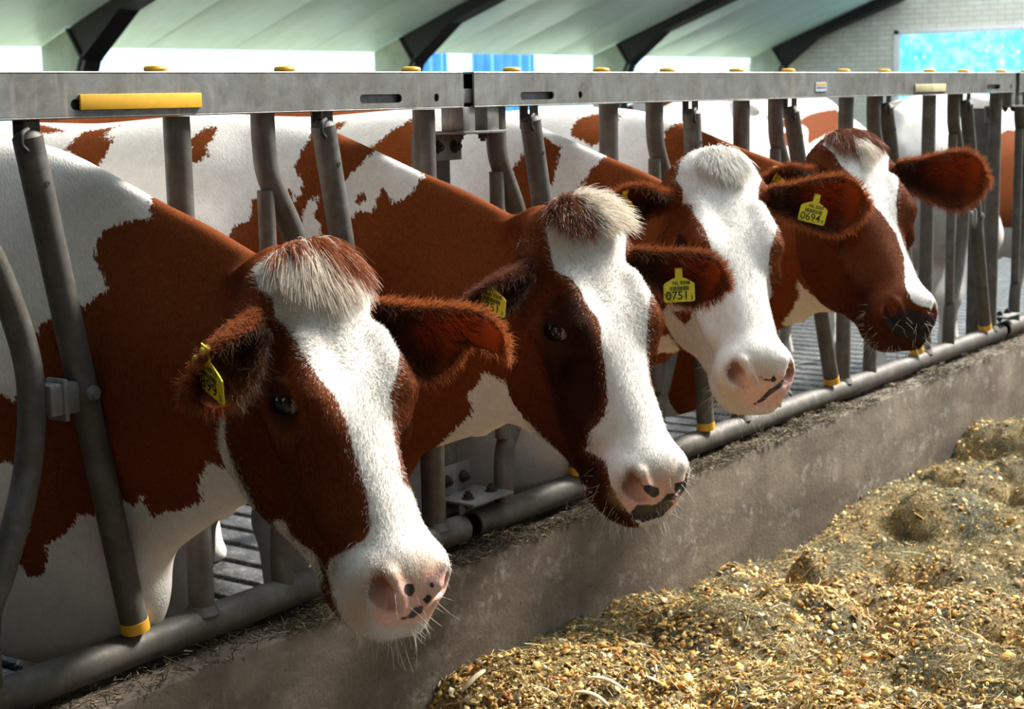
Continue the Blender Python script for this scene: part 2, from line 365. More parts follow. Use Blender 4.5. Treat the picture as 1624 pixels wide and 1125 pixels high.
def section(x0, x1, posts, bows, pivots, caps, slots, holes, label):
    root = empty('feed_fence', ((x0+x1)/2, 0, BZ)); tag(root, label, 'feed fence', 'feed fence sections')
    # top rail: hollow box, slots and holes cut in the front sheet
    s = B(); cuts = sorted(slots+[(h-.008, h+.008) for h in holes]); xs_ = [x0]+[q for c in cuts for q in c]+[x1]
    t = .004; zc = 1.4535; zh = {True: .0085, False: .0075}
    s.box((x0, RY0, RZ1-t), (x1, RY1, RZ1), .0015, seg=1); s.box((x0, RY0, RZ0), (x1, RY1, RZ0+t), .0015, seg=1); s.box((x0, RY1-t, RZ0+t), (x1, RY1, RZ1-t))
    s.box((x0, RY0, RZ0+t), (x1, RY0+t, zc-.0085)); s.box((x0, RY0, zc+.0085), (x1, RY0+t, RZ1-t))
    e_ = [x0]+[q for c in cuts for q in c]+[x1]
    for a, c in zip(e_[0::2], e_[1::2]): s.box((a, RY0, zc-.0085), (c, RY0+t, zc+.0085))
    for a, c in cuts:                                           # rounded ends
        for xx, sg in ((a, 1), (c, -1)):
            for zz, sz in ((zc+.0085, -1), (zc-.0085, 1)):
                r = min(.0085, (c-a)/2); v = [(xx, zz)]+[(xx+sg*(r-r*math.cos(q)), zz+sz*(r-r*math.sin(q))) for q in [math.pi/2*k/5 for k in range(6)]]
                s.prism([v[0]]+v[1:], Matrix(((1, 0, 0, 0), (0, 0, -1, RY0+t), (0, 1, 0, 0), (0, 0, 0, 1))), t)
    r_ = s.obj('top_rail', M_STEEL, root)
    B().box((x0+.02, RY0+.014, RZ0+.006), (x1-.02, RY0+.020, RZ1-.012)).obj('locking_bar', M_STEEL, root)
    B().pipe([(x0, 0, BZ), (x1, 0, BZ)], BR, BR-.005, 32).obj('bottom_rail', M_TUBE, root)
    for px in posts:
        o = B().tube([(px, 0, RZ0-.001), (px, 0, BZ+.012)], .0235).obj('straight_post', M_TUBE, root)
        B().tube([(px, 0, BZ+.036), (px, 0, BZ+.030), (px, 0, BZ+.020)], [.0236, .027, .033], 24).obj('weld_bead', M_TUBE, o)
    for bx, by in bows:
        o = B().tube(arc([(bx, 0, RZ0), (bx+.001, 0, 1.37), (bx+.012, 0, 1.31), (bx+.070, 0, 1.20), (bx+.112, 0, 1.07), (bx+.118, 0, .97), (bx+.095, 0, .85), (bx+.040, 0, .72), (bx+.008, 0, .66), (bx, 0, .58), (bx, 0, BZ+.012)]), .0225).obj('bent_post', M_TUBE, root)
        B().tube([(bx, .0, 1.29), (bx, 0, .69)], .0165).obj('inner_bar', M_TUBE, o)
    for (tx, tz), (bx, bz), hinge in pivots:
        A, E_ = Vector((tx, -.012, tz)), Vector((bx, -.012, bz)); d = (E_-A).normalized()
        o = B().tube([A-d*.012, A-d*.006, A, A.lerp(E_, .5), E_], [.012, .019, .024, .024, .024]).obj('swing_bar', M_TUBE, root)
        B().tube([E_-d*.012, E_+d*.008], .0252).obj('end_cap', M_YEL, o)
        s = B()
        for yy in (-.022, .006): s.box((tx-.010, yy, tz-.02), (tx+.018, yy+.005, RZ0+.004), .001)
        s.obj('clevis', M_TUBE, o)
        B().tube(arc([(tx-.012, -.03, tz+.012), (tx-.027, -.034, tz+.004), (tx-.029, -.034, tz-.012), (tx-.018, -.032, tz-.022)]), .0045, 10).obj('spring_clip', M_BLACK, o)
        c = A+d*.075; B().tube([c+Vector((0, -.0235, 0)), c+Vector((0, -.0250, 0))], .0042, 14).obj('pin_hole', M_BLACK, o)
        if hinge:
            tt = (.985-tz)/(bz-tz); c = A.lerp(E_, tt)
            s = B(); s.box((c.x-.078, -.028, .955), (c.x-.018, .012, 1.008), .006).box((c.x-.055, -.033, .945), (c.x-.045, .014, 1.015), .003)
            s.obj('hinge_bracket', M_STEEL, o)
            s = B(); s.tube([c+Vector((0, -.022, 0)), c+Vector((0, -.029, 0))], .0125, 24).tube([c+Vector((0, -.028, 0)), c+Vector((0, -.032, 0))], .008, 6)
            s.obj('pivot_bolt', M_STEEL, o)
    for cx_ in caps:
        s = B(); s.tube([(cx_, -.006, RZ1-.002), (cx_, -.006, RZ1+.005), (cx_, -.006, RZ1+.009), (cx_, -.006, RZ1+.011)], [.0185, .0205, .0185, .010], 28)
        s.obj('lock_cap', M_YEL, root)
    return root
A_P = [-2.068, -1.386, -.707]
secA = section(-2.95, -.616, A_P, [(-2.52, 0), (-1.845, 0), (-1.176, 0)],
    [((-2.40, 1.405), (-2.24, .56), 1), ((-1.709, 1.405), (-1.553, .560), 1), ((-1.026, 1.405), (-.872, .560), 1)],
    [-2.12, -1.80, -1.432, -1.118, -.751], [(-.945, -.818), (-1.640, -1.60)], [-.707, -2.3], 'long grey feed fence section with yellow strip, left of the rail gap')
secB = section(-.579, 2.80, [.001, .680, 1.362, 2.036, 2.690], [(-.458, 0), (.216, 0), (.885, 0), (1.570, 0), (2.262, 0)],
    [((-.343, 1.400), (-.165, .56), 1), ((.384, 1.400), (.455, .555), 1), ((.960, 1.395), (1.252, .560), 1), ((1.640, 1.395), (1.936, .560), 1), ((2.352, 1.395), (2.603, .556), 1)],
    [-.402, -.038, .271, .640, .952, 1.328, 1.638, 2.021, 2.332, 2.720], [(-.412, -.282), (2.493, 2.63)], [-.174, 2.75], 'grey feed fence section between the rail gap and the far post')
secC = section(2.845, 5.6, [3.43, 4.11, 4.79, 5.46], [(2.96, 0), (3.64, 0), (4.32, 0), (5.0, 0)],
    [((3.06, 1.40), (3.30, .56), 1), ((3.74, 1.40), (3.98, .56), 1), ((4.42, 1.40), (4.66, .56), 1), ((5.10, 1.40), (5.34, .56), 1)],
    [3.0, 3.4, 3.7, 4.1], [(3.0, 3.12)], [3.2], 'furthest feed fence section, cut off by the right picture edge')
s = B(); s.box((-1.624, RY0-.005, 1.4445), (-1.362, RY0-.0005, 1.4695), .001); tag(s.obj('yellow_strip', M_YEL, secA), 'plain yellow strip')
M_STK = plain('faded_sticker', (.62, .55, .33), .5, bstr=0); M_STK2 = plain('printed_sticker', (.55, .60, .72), .4, bstr=0)
s = B(); s.box((1.816, RY0-.004, 1.441), (2.085, RY0-.0005, 1.467), .001); tag(s.obj('faded_strip', M_STK, secB), 'faded cream strip')
s = B(); s.box((1.068, RY0-.002, 1.450), (1.140, RY0-.0003, 1.477)); st = tag(s.obj('sticker', M_STK2, secB), 'small printed sticker')
s = B(); s.box((1.074, RY0-.0026, 1.468), (1.134, RY0-.0018, 1.474)); s.obj('sticker_print', M_YEL, st)
s = B(); s.box((1.074, RY0-.0026, 1.459), (1.134, RY0-.0018, 1.463)); s.obj('sticker_print', M_STEEL, st)
def bolt(s, p, ax, r=.011, h=.012):
    p = Vector(p); ax = Vector(ax); s.tube([p, p+ax*h], r, 6); s.tube([p+ax*h, p+ax*(h+.006)], r*.55, 12)
    s.tube([p, p+ax*.003], r*1.35, 18)
def support(xp, label, both=True):
    root = empty('support_post', (xp, .10, -.1)); tag(root, label, 'post', 'fence support posts')
    s = B(); s.box((xp-.032, .072, -.1), (xp+.032, .135, 1.375), .006); s.obj('column', M_TUBE, root)
    for nm, z0, z1, zs in (('upper_bracket', 1.318, 1.378, 1), ('lower_bracket', .575, .640, -1)):
        s = B(); zp = 1.376 if zs > 0 else .570
        s.box((xp-.065, .062, z0), (xp+.058, .069, z1), .001); s.box((xp-.065, -.042, zp), (xp+.085, .069, zp+.006), .001)
        o = s.obj(nm, M_STEEL, root)
        for dx in (-.03, .032):
            q = B(); bolt(q, (xp+dx, .062, (z0+z1)/2), (0, -1, 0)); q.obj('bolt', M_BOLT, o)
        for dx in (-.03, .055):
            q = B(); bolt(q, (xp+dx, .0, zp+.006), (0, 0, 1)); bolt(q, (xp+dx, 0, zp), (0, 0, -1)); q.obj('bolt', M_BOLT, o)
        if zs > 0:
            for dx in (-.05, .035): B().box((xp+dx-.002, -.03, zp+.006), (xp+dx+.04, .03, RZ0+.002), .002).obj('clamp', M_STEEL, o)
    q = B(); q.box((xp-.10, RY0+.010, RZ0+.010), (xp+.02, RY1-.01, RZ0+.040), .002); q.obj('joint_bar', M_STEEL, root)
    return root
support(-.560, 'square grey support post behind the gap in the top rail')
support(2.825, 'square grey support post at the right end of the fence')
# ------------------------------------------------------------------ cows: one implicit surface per animal
def prof(xs, vs, n=700):
    """smooth curve through knots, as a lookup"""
    xs = np.asarray(xs, float); vs = np.asarray(vs, float)
    t = np.linspace(xs[0], xs[-1], n); v = np.interp(t, xs, vs)
    k = max(3, int(n*.035)) | 1
    for _ in range(2):
        p = np.pad(v, k//2, mode='reflect', reflect_type='odd'); v = np.convolve(p, np.ones(k)/k, 'valid')
    return lambda x: np.interp(x, t, v)
def smin(a, b, k):
    h = np.clip(.5+.5*(b-a)/k, 0, 1); return b+(a-b)*h-k*h*(1-h)
def smax(a, b, k): return -smin(-a, -b, k)
def ssub(a, b, k): return smax(a, -b, k)
def ell(P, c, r, R=None):
    q = P-np.asarray(c, np.float32)
    if R is not None: q = q @ np.asarray(R, np.float32)
    r = np.asarray(r, np.float32)
    k0 = np.sqrt(((q/r)**2).sum(1)); k1 = np.sqrt(((q/(r*r))**2).sum(1))
    return k0*(k0-1)/np.maximum(k1, 1e-6)
def capsule(P, a, b, ra, rb=None):
    rb = ra if rb is None else rb
    a = np.asarray(a, np.float32); b = np.asarray(b, np.float32); ba = b-a; pa = P-a
    h = np.clip((pa @ ba)/(ba @ ba), 0, 1)
    return np.sqrt(((pa-h[:, None]*ba)**2).sum(1))-(ra+(rb-ra)*h)
def chain(P, pts, rs, k=.03):
    d = None
    for (a, b, ra, rb) in zip(pts, pts[1:], rs, rs[1:]):
        e = capsule(P, a, b, ra, rb); d = e if d is None else smin(d, e, k)
    return d
def sstep(x, a, b):
    t = np.clip((x-a)/(b-a), 0, 1); return t*t*(3-2*t)
def unit(v): v = np.asarray(v, float); return v/np.linalg.norm(v)

# head profiles, head frame: x from poll to muzzle, y to the cow's left, z out of the forehead
H_T = prof([-.07, -.03, .0, .05, .10, .20, .30, .40, .46, .485, .51, .53, .545], [-.05, .012, .03, .035, .03, .014, .0, -.006, -.006, -.022, -.060, -.095, -.118])
H_B = prof([-.07, .0, .08, .14, .20, .24, .30, .37, .44, .50, .53, .545], [-.10, -.17, -.245, -.285, -.298, -.294, -.270, -.238, -.208, -.180, -.145, -.115])
H_WT = prof([-.07, -.03, .0, .06, .14, .20, .26, .33, .40, .45, .50, .53, .545], [.05, .075, .09, .103, .104, .10, .087, .070, .064, .068, .071, .058, .035])
H_WL = prof([-.07, .0, .1, .2, .28, .36, .44, .5, .53, .545], [.05, .07, .085, .086, .064, .050, .050, .050, .045, .03])
EYE_N = {s: unit([.22, s*.94, .20]) for s in (-1, 1)}
EYE_P = {s: np.array([.187, s*.1075, -.034]) for s in (-1, 1)}
EYE_C = {s: EYE_P[s]-EYE_N[s]*.0245 for s in (-1, 1)}
EYE_R = .0275
def eye_frame(s):
    n = EYE_N[s]; e1 = unit(np.array([.68, 0, .73])-n*(n @ [.68, 0, .73])); e2 = np.cross(n, e1)
    if e2[0] > 0: e2 = -e2
    return e1, e2, n
def head_sdf(P, bare=False):
    x, y, z = P[:, 0], P[:, 1], P[:, 2]
    xc = np.clip(x, -.07, .545)
    T, Bm = H_T(xc), H_B(xc); c = (T+Bm)/2; h = np.maximum((T-Bm)/2, .004)
    s = np.clip((z-Bm)/(2*h), 0, 1)
    wt, wl = H_WT(xc), H_WL(xc)
    w = wl+(wt-wl)*sstep(s, .25, .75)
    p = 2.5
    g = (np.abs(y/w)**p+np.abs((z-c)/h)**p)**(1/p)-1
    m = np.minimum(w, h)
    d = np.where(g > 0, g*m, g*m)
    d = np.maximum(d, np.maximum(x-.543, -.068-x))
    ay = np.abs(y); Q = np.stack([x, ay, z], 1).astype(np.float32)           # mirror symmetric from here
    d = smin(d, ell(Q, (-.005, .0, -.005), (.055, .085, .05)), .03)          # poll
    d = smin(d, ell(Q, (.188, .068, -.030), (.066, .038, .050)), .035)       # orbit
    d = smin(d, capsule(Q, (.115, .066, .008), (.200, .084, .006), .018, .015), .03)   # brow
    d = smin(d, capsule(Q, (.235, .088, -.060), (.12, .100, -.088), .018, .022), .03)   # cheek bone
    d = smin(d, capsule(Q, (.24, .078, -.075), (.355, .056, -.088), .016, .012), .05)   # facial crest
    d = smin(d, ell(Q, (.145, .058, -.172), (.088, .036, .09)), .035)        # jaw muscle
    d = smin(d, capsule(Q, (.01, .075, -.03), (.042, .112, -.030), .034, .024), .03)    # ear root
    d = ssub(d, ell(Q, (.105, .112, -.035), (.045, .018, .025)), .03)        # hollow behind the eye
    d = ssub(d, ell(Q, (.30, .082, -.055), (.06, .014, .03)), .03)           # hollow of the face
    # muzzle
    d = smin(d, ell(Q, (.462, .0, -.084), (.058, .078, .070)), .03)
    d = smin(d, ell(Q, (.468, .046, -.068), (.042, .033, .046)), .016)       # nostril wings
    d = smin(d, ell(Q, (.466, .030, -.134), (.052, .042, .032)), .02)        # upper lip
    d = smin(d, ell(Q, (.432, .0, -.180), (.060, .050, .030)), .02)          # chin
    if not bare:
        d = ssub(d, ell(Q, (.540, .0, -.03), (.02, .010, .05)), .02)
        mouth = chain(Q, [(.53, .0, -.152), (.512, .036, -.149), (.475, .060, -.147), (.42, .062, -.140), (.37, .056, -.126)], [.005, .005, .005, .005, .002], .004)
        d = ssub(d, mouth, .012)
        d = smin(d, chain(Q, [(.478, .046, -.018), (.500, .034, -.036), (.516, .020, -.058)], [.007, .010, .009], .008), .010)   # wing over the nostril
        d = ssub(d, chain(Q, [(.476, .063, -.026), (.494, .055, -.044), (.510, .036, -.060)], [.008, .015, .009], .01), .005)
        d = ssub(d, ell(Q, (.492, .054, -.050), (.026, .016, .018)), .005)
    for sd in (1,):
        e1, e2, n = eye_frame(sd); pe = EYE_P[sd]
        q = Q-pe.astype(np.float32); u, v, w_ = q @ e1.astype(np.float32), q @ e2.astype(np.float32), q @ n.astype(np.float32)
        eb = np.sqrt((u/.034)**2+((v+.001)/.0165)**2+(w_/.030)**2)
        d = ssub(d, (eb-1)*.016, .006)
        if not bare:
            r = np.sqrt((u/.0355)**2+((v+.001)/.0180)**2)
            lid = np.sqrt(((r-1)*.024)**2+(w_+.003+.010*(u/.034)**2)**2)-np.where(v > 0, .0062, .0046)
            d = smin(d, lid, .006)
            for rr, th in ((1.5, .0040), (1.9, .0045)):                     # wrinkles over the eye
                lid2 = np.sqrt(((r-rr)*.024)**2+(w_+.004+.010*rr*(u/.034)**2)**2)-th
                lid2 = np.where(v > .004, lid2, .05)
                d = smin(d, lid2, .010)
    return d

# trunk profiles by distance y behind the fence
Y_K = [-.46, -.36, -.20, -.08, .03, .10, .17, .30, .45, .8, 1.2, 1.6, 1.9, 2.1, 2.25]
T_K = [1.17, 1.215, 1.275, 1.31, 1.35, 1.375, 1.40, 1.425, 1.43, 1.41, 1.42, 1.44, 1.42, 1.36, 1.20]
B_K = [.90, .84, .80, .75, .69, .64, .58, .49, .46, .53, .52, .56, .66, .80, 1.0]
W_K = [.07, .088, .100, .102, .104, .128, .165, .22, .255, .285, .31, .295, .255, .19, .08]
TT, TB, TW = prof(Y_K, T_K), prof(Y_K, B_K), prof(Y_K, W_K)
class Cow:
    def __init__(s, pos, fwd, up, cx, dz=0., dzb=0., bz=0.):
        s.bz = bz
        s.pos = np.array(pos, float); f = unit(fwd); u = np.array(up, float); u = unit(u-f*(u @ f)); l = np.cross(u, f)
        s.R = np.stack([f, l, u], 1)                   # head frame -> world (columns)
        s.cx = prof(*zip(*cx)); s.dz = dz; s.dzb = dzb
        s.body_cx = cx[-1][1]
    def hw(s, p): return s.pos+s.R @ np.asarray(p, float)
    def trunk(s, P):
        x, y, z = P[:, 0], P[:, 1], P[:, 2]
        yc = np.clip(y, -.46, 2.25)
        X = x-s.cx(yc)
        fr = 1-sstep(yc, .3, 1.0)
        T = TT(yc)+s.dz*fr; Bm = TB(yc)+s.dzb*(1-sstep(yc, -.1, .3))+s.bz*sstep(yc, -.1, .2)*(1-sstep(yc, .6, 1.0)); w0 = TW(yc); c = (T+Bm)/2; h = (T-Bm)/2
        t = np.clip((z-Bm)/(2*h), 0, 1)
        nk = 1-sstep(yc, .0, .5)
        w = w0*((1-.50*sstep(t, .45, 1.0))*nk+(1-nk)*(1-.22*sstep(t, .6, 1.)))
        w = w*(1-.30*nk*sstep(t, .35, .0))
        p = 2.3
        g = (np.abs(X/w)**p+np.abs((z-c)/h)**p)**(1/p)-1
        d = g*np.minimum(w, h)*.8
        d = np.maximum(d, np.maximum(y-2.24, -.45-y))
        Q = np.stack([np.abs(X), y, z], 1).astype(np.float32)
        d = smin(d, ell(Q, (.17, .38, .92), (.085, .20, .30)), .08)            # shoulder
        d = smin(d, capsule(Q, (.08, .36, 1.27), (.19, .24, .80), .05, .085), .09)
        d = smin(d, ell(Q, (.0, .22, .60+s.bz), (.085, .22, .15)), .09)             # brisket
        d = smin(d, capsule(Q, (0, -.24, .85+s.dzb), (0, .16, .60+s.bz), .015, .03), .06)   # dewlap
        fl = -.1
        d = smin(d, chain(Q, [(.17, .42, .70), (.155, .44, .50), (.15, .43, .28), (.15, .44, .14), (.15, .44, .0), (.15, .41, fl+.03)], [.09, .062, .046, .036, .04, .05], .03), .05)
        d = smin(d, chain(Q, [(.19, 1.85, 1.05), (.23, 1.66, .70), (.20, 1.96, .42), (.19, 1.93, .2), (.19, 1.92, .02), (.19, 1.88, fl+.03)], [.17, .12, .06, .042, .045, .05], .05), .06)
        d = smin(d, capsule(Q, (.0, 1.55, 1.42), (.26, 1.60, 1.36), .04, .035), .05)      # hooks
        d = smin(d, ell(Q, (.0, 1.55, .48), (.17, .20, .14)), .05)             # udder
        d = smin(d, chain(Q, [(0, 2.16, 1.32), (0, 2.30, 1.1), (0, 2.31, .6), (0, 2.30, .25)], [.045, .025, .018, .035], .02), .03)
        d = np.maximum(d, fl+.002-z)
        return d
    def sdf(s, P, parts=False):
        P = P.astype(np.float32)
        db = s.trunk(P)
        Ph = ((P-s.pos.astype(np.float32)) @ s.R.astype(np.float32))
        dh = np.full(len(P), 1., np.float32)
        near = (np.abs(Ph[:, 0]-.23) < .42) & (np.abs(Ph[:, 1]) < .25) & (np.abs(Ph[:, 2]+.1) < .33)
        if near.any(): dh[near] = head_sdf(Ph[near])
        far = ~near
        if far.any(): dh[far] = np.maximum(np.sqrt(((Ph[far]-np.array([.23, 0, -.1], np.float32))**2).sum(1))-.32, .03)
        if parts: return db, dh, Ph
        return smin(db, dh, .05)

def surface_net(f, xs, ys, zs):
    """dual mesh of the zero set of f on a rectilinear grid, evaluated only in blocks near the surface"""
    nx, ny, nz = len(xs), len(ys), len(zs); b = 8
    F = np.ones((nx, ny, nz), np.float32)
    ib, jb, kb = [np.arange(0, n, b) for n in (nx, ny, nz)]
    ext = lambda a, i: (a[i], a[np.minimum(i+b, len(a)-1)])
    (x0, x1), (y0, y1), (z0, z1) = ext(xs, ib), ext(ys, jb), ext(zs, kb)
    I, J, K = np.meshgrid(np.arange(len(ib)), np.arange(len(jb)), np.arange(len(kb)), indexing='ij')
    I, J, K = I.ravel(), J.ravel(), K.ravel()
    C = np.stack([(x0+x1)[I]/2, (y0+y1)[J]/2, (z0+z1)[K]/2], 1)
    rad = .5*np.sqrt((x1-x0)[I]**2+(y1-y0)[J]**2+(z1-z0)[K]**2)
    dc = np.concatenate([f(c) for c in np.array_split(C, max(1, len(C)//60000))])
    act = np.abs(dc) < rad*1.7+.004
    for q in np.nonzero(~act & (dc < 0))[0]:
        F[ib[I[q]]:ib[I[q]]+b, jb[J[q]]:jb[J[q]]+b, kb[K[q]]:kb[K[q]]+b] = -1
    aq = np.nonzero(act)[0]; o = np.arange(b)
    for ch in np.array_split(aq, max(1, len(aq)//250)):
        if not len(ch): continue
        gi = np.minimum(ib[I[ch]][:, None]+o, nx-1); gj = np.minimum(jb[J[ch]][:, None]+o, ny-1); gk = np.minimum(kb[K[ch]][:, None]+o, nz-1)
        X = np.broadcast_to(xs[gi][:, :, None, None], (len(ch), b, b, b)); Y = np.broadcast_to(ys[gj][:, None, :, None], X.shape); Z = np.broadcast_to(zs[gk][:, None, None, :], X.shape)
        v = f(np.stack([X.ravel(), Y.ravel(), Z.ravel()], 1)).reshape(X.shape)
        F[gi[:, :, None, None], gj[:, None, :, None], gk[:, None, None, :]] = v
    S = F < 0
    cnt = np.zeros((nx-1, ny-1, nz-1), np.int8)
    for a in (0, 1):
        for c in (0, 1):
            for e_ in (0, 1): cnt += S[a:nx-1+a, c:ny-1+c, e_:nz-1+e_]
    ci, cj, ck = np.nonzero((cnt > 0) & (cnt < 8)); n = len(ci)
    idx = np.full(cnt.shape, -1, np.int32); idx[ci, cj, ck] = np.arange(n)
    acc = np.zeros((n, 3)); num = np.zeros(n)
    corners = [(a, c, e_) for a in (0, 1) for c in (0, 1) for e_ in (0, 1)]
    G = (xs, ys, zs)
    for p in corners:
        for ax in range(3):
            if p[ax]: continue
            q = list(p); q[ax] = 1
            A = F[ci+p[0], cj+p[1], ck+p[2]]; Bv = F[ci+q[0], cj+q[1], ck+q[2]]
            m = (A < 0) != (Bv < 0); t = np.where(m, A/np.where(m, A-Bv, 1), 0)
            base = np.stack([xs[ci+p[0]], ys[cj+p[1]], zs[ck+p[2]]], 1)
            ii = (ci, cj, ck)[ax]; base[:, ax] += t*(G[ax][ii+1]-G[ax][ii])
            acc += base*m[:, None]; num += m
    V = acc/num[:, None]
    quads = []
    for ax in range(3):
        A = [slice(1, -1)]*3; A[ax] = slice(0, -1); Bs = list(A); Bs[ax] = slice(1, None)
        s0, s1 = S[tuple(A)], S[tuple(Bs)]
        i, j, k = np.nonzero(s0 != s1); fl = s0[i, j, k]
        off = [1, 1, 1]; off[ax] = 0; i, j, k = i+off[0], j+off[1], k+off[2]
        o1, o2 = [(1, 2), (2, 0), (0, 1)][ax]
        def at_(d1, d2):
            c = [i, j, k]; c[o1] = c[o1]-d1; c[o2] = c[o2]-d2; return idx[c[0], c[1], c[2]]
        q = np.stack([at_(1, 1), at_(0, 1), at_(0, 0), at_(1, 0)], 1)
        q[~fl] = q[~fl][:, ::-1]; quads.append(q)
    Q = np.concatenate(quads); Q = Q[(Q >= 0).all(1)]
    return V, Q

def graded(lo, hi, h0, a, h1, grow=1.08):
    """grid: spacing h0 from lo to a, then growing to h1 until hi"""
    out = list(np.arange(lo, a, h0)); h = h0
    while out[-1] < hi:
        h = min(h*grow, h1); out.append(out[-1]+h)
    return np.array(out)

def ear_surface(base, d, openv, length, width, curl=(2.3, .8), droop=.0, twist=0., notch=0, nu=34, nv=25, th=.007):
    """cupped leaf: centre line along d, hollow side facing openv; returns V, F, inner flag, uv"""
    a = unit(d); c = unit(np.asarray(openv)-a*(a @ openv)); bb = np.cross(c, a)
    U = np.linspace(0, 1, nu); Vv = np.linspace(-1, 1, nv)
    wf = prof([0, .15, .35, .55, .72, .86, .95, 1], [.62, .80, .96, 1, .93, .72, .45, .10])
    out = []
    for side in (0, 1):
        for u in U:
            w = width*wf(u); ph = curl[0]+(curl[1]-curl[0])*sstep(u, .1, .9); rho = w/ph
            ctr = np.asarray(base)+a*length*u+np.array([0, 0, -1.])*droop*u*u
            tw = twist*u; c2 = c*math.cos(tw)+bb*math.sin(tw); b2 = np.cross(c2, a)
            for v in Vv:
                uu = u*(1-notch*.30*float(sstep(-v, .02, .16))); ctr = np.asarray(base)+a*length*uu+np.array([0, 0, -1.])*droop*uu*uu
                an = v*ph; t = th*(1-.6*abs(v)**3)*(1-.5*u) if side else 0
                r = rho-t
                p = ctr+b2*r*math.sin(an)+c2*(rho-r*math.cos(an))
                out.append(p)
    n = nu*nv; F = []; ix = lambda s_, i, j: s_*n+i*nv+j
    for i in range(nu-1):
        for j in range(nv-1):
            F.append((ix(0, i, j), ix(0, i, j+1), ix(0, i+1, j+1), ix(0, i+1, j)))
            F.append((ix(1, i, j), ix(1, i+1, j), ix(1, i+1, j+1), ix(1, i, j+1)))
        F.append((ix(0, i, 0), ix(0, i+1, 0), ix(1, i+1, 0), ix(1, i, 0)))
        F.append((ix(0, i, nv-1), ix(1, i, nv-1), ix(1, i+1, nv-1), ix(0, i+1, nv-1)))
    for j in range(nv-1):
        F.append((ix(0, 0, j), ix(1, 0, j), ix(1, 0, j+1), ix(0, 0, j+1)))
        F.append((ix(0, nu-1, j), ix(0, nu-1, j+1), ix(1, nu-1, j+1), ix(1, nu-1, j)))
    V = np.array(out); inner = np.r_[np.zeros(n), np.ones(n)]
    uv = np.array([(u, v) for _ in (0, 1) for u in U for v in Vv])
    return V, np.array(F), inner, uv

def poly_sd(p, poly):
    """signed distance to a 2-D polygon, positive inside"""
    poly = np.asarray(poly, float); a = poly; b = np.roll(poly, -1, 0); d = np.full(len(p), 9.); ins = np.zeros(len(p), bool)
    for (ax, ay), (bx, by) in zip(a, b):
        ex, ey = bx-ax, by-ay; wx, wy = p[:, 0]-ax, p[:, 1]-ay
        t = np.clip((wx*ex+wy*ey)/max(ex*ex+ey*ey, 1e-12), 0, 1)
        d = np.minimum(d, (wx-ex*t)**2+(wy-ey*t)**2)
        c1 = (ay > p[:, 1]) != (by > p[:, 1])
        xi = ax+(p[:, 1]-ay)*ex/np.where(abs(ey) < 1e-12, 1e-12, ey)
        ins ^= c1 & (p[:, 0] < xi)
    d = np.sqrt(d); return np.where(ins, d, -d)
# ------------------------------------------------------------------ coat, eye, tag materials
def coat_material():
    m, nt, b = new_mat('cow_coat')
    A = lambda n: N(nt, 'ShaderNodeAttribute', attribute_name=n).outputs
    hc = A('coat_co')['Vector']
    fine = noise(nt, mapping(nt, hc, (70, 330, 330)), 1, 3, .6)                # hairs lie along the first axis
    med = noise(nt, hc, 45, 5, .6, .5)
    rag = noise(nt, mapping(nt, hc, (50, 160, 160)), 1, 4, .7)
    wv = A('white')['Fac']; amp = A('rag')['Fac']
    j = math_(nt, 'ADD', math_(nt, 'MULTIPLY', math_(nt, 'SUBTRACT', rag, .5), math_(nt, 'MULTIPLY', amp, 2.2)), wv)
    white = mrange(nt, j, -.0015, .0015)
    red = ramp(nt, med, [(.25, (.095, .021, .005)), (.75, (.162, .038, .0085))])
    red = mix(nt, mrange(nt, fine, .35, .7), red, (.19, .05, .012), 'MIX')
    dk = A('dark')['Fac']
    red = mix(nt, dk, red, (.012, .006, .004))
    wc = ramp(nt, med, [(.2, (.62, .59, .55)), (.7, (.75, .72, .68))])
    wc = mix(nt, mrange(nt, fine, .2, .6, .55, 0), wc, (.55, .47, .38), 'MIX')
    base = mix(nt, white, red, wc)
    pk = A('pink')['Fac']
    pj = mrange(nt, math_(nt, 'ADD', pk, math_(nt, 'MULTIPLY', math_(nt, 'SUBTRACT', rag, .5), .012)), -.006, .006)
    pkc = ramp(nt, noise(nt, hc, 110, 4), [(.3, (.74, .40, .33)), (.7, (.86, .56, .48))])
    base = mix(nt, pj, base, pkc)
    tn = A('tan')['Fac']
    base = mix(nt, mrange(nt, tn, -.02, .012, 0, .6), base, (.58, .36, .20))
    sp = A('spot')['Fac']
    sj = mrange(nt, math_(nt, 'ADD', sp, math_(nt, 'MULTIPLY', math_(nt, 'SUBTRACT', med, .5), .010)), -.001, .001)
    base = mix(nt, sj, base, (.030, .026, .026))
    base = mix(nt, math_(nt, 'MULTIPLY', A('cave')['Fac'], .8), base, (.26, .07, .06))
    L(nt, base, b.inputs['Base Color'])
    L(nt, mrange(nt, pj, 0, 1, .75, .42), b.inputs['Roughness'])
    L(nt, mrange(nt, pj, 0, 1, .04, .35), b.inputs['Specular IOR Level'])
    b.inputs['Sheen Weight'].default_value = .0; b.inputs['Sheen Roughness'].default_value = .4
    hgt = math_(nt, 'ADD', math_(nt, 'MULTIPLY', fine, .55), math_(nt, 'MULTIPLY', med, .45))
    bn = bump(nt, hgt, b, .45, .004)
    # ears are thin: some light comes through
    tr = N(nt, 'ShaderNodeBsdfTranslucent', i_Color=(.55, .17, .06, 1)); ms = N(nt, 'ShaderNodeMixShader')
    L(nt, math_(nt, 'MULTIPLY', A('thin')['Fac'], .30), ms.inputs[0]); L(nt, b.outputs[0], ms.inputs[1]); L(nt, tr.outputs[0], ms.inputs[2])
    out = [n for n in nt.nodes if n.type == 'OUTPUT_MATERIAL'][0]; L(nt, ms.outputs[0], out.inputs[0])
    return m
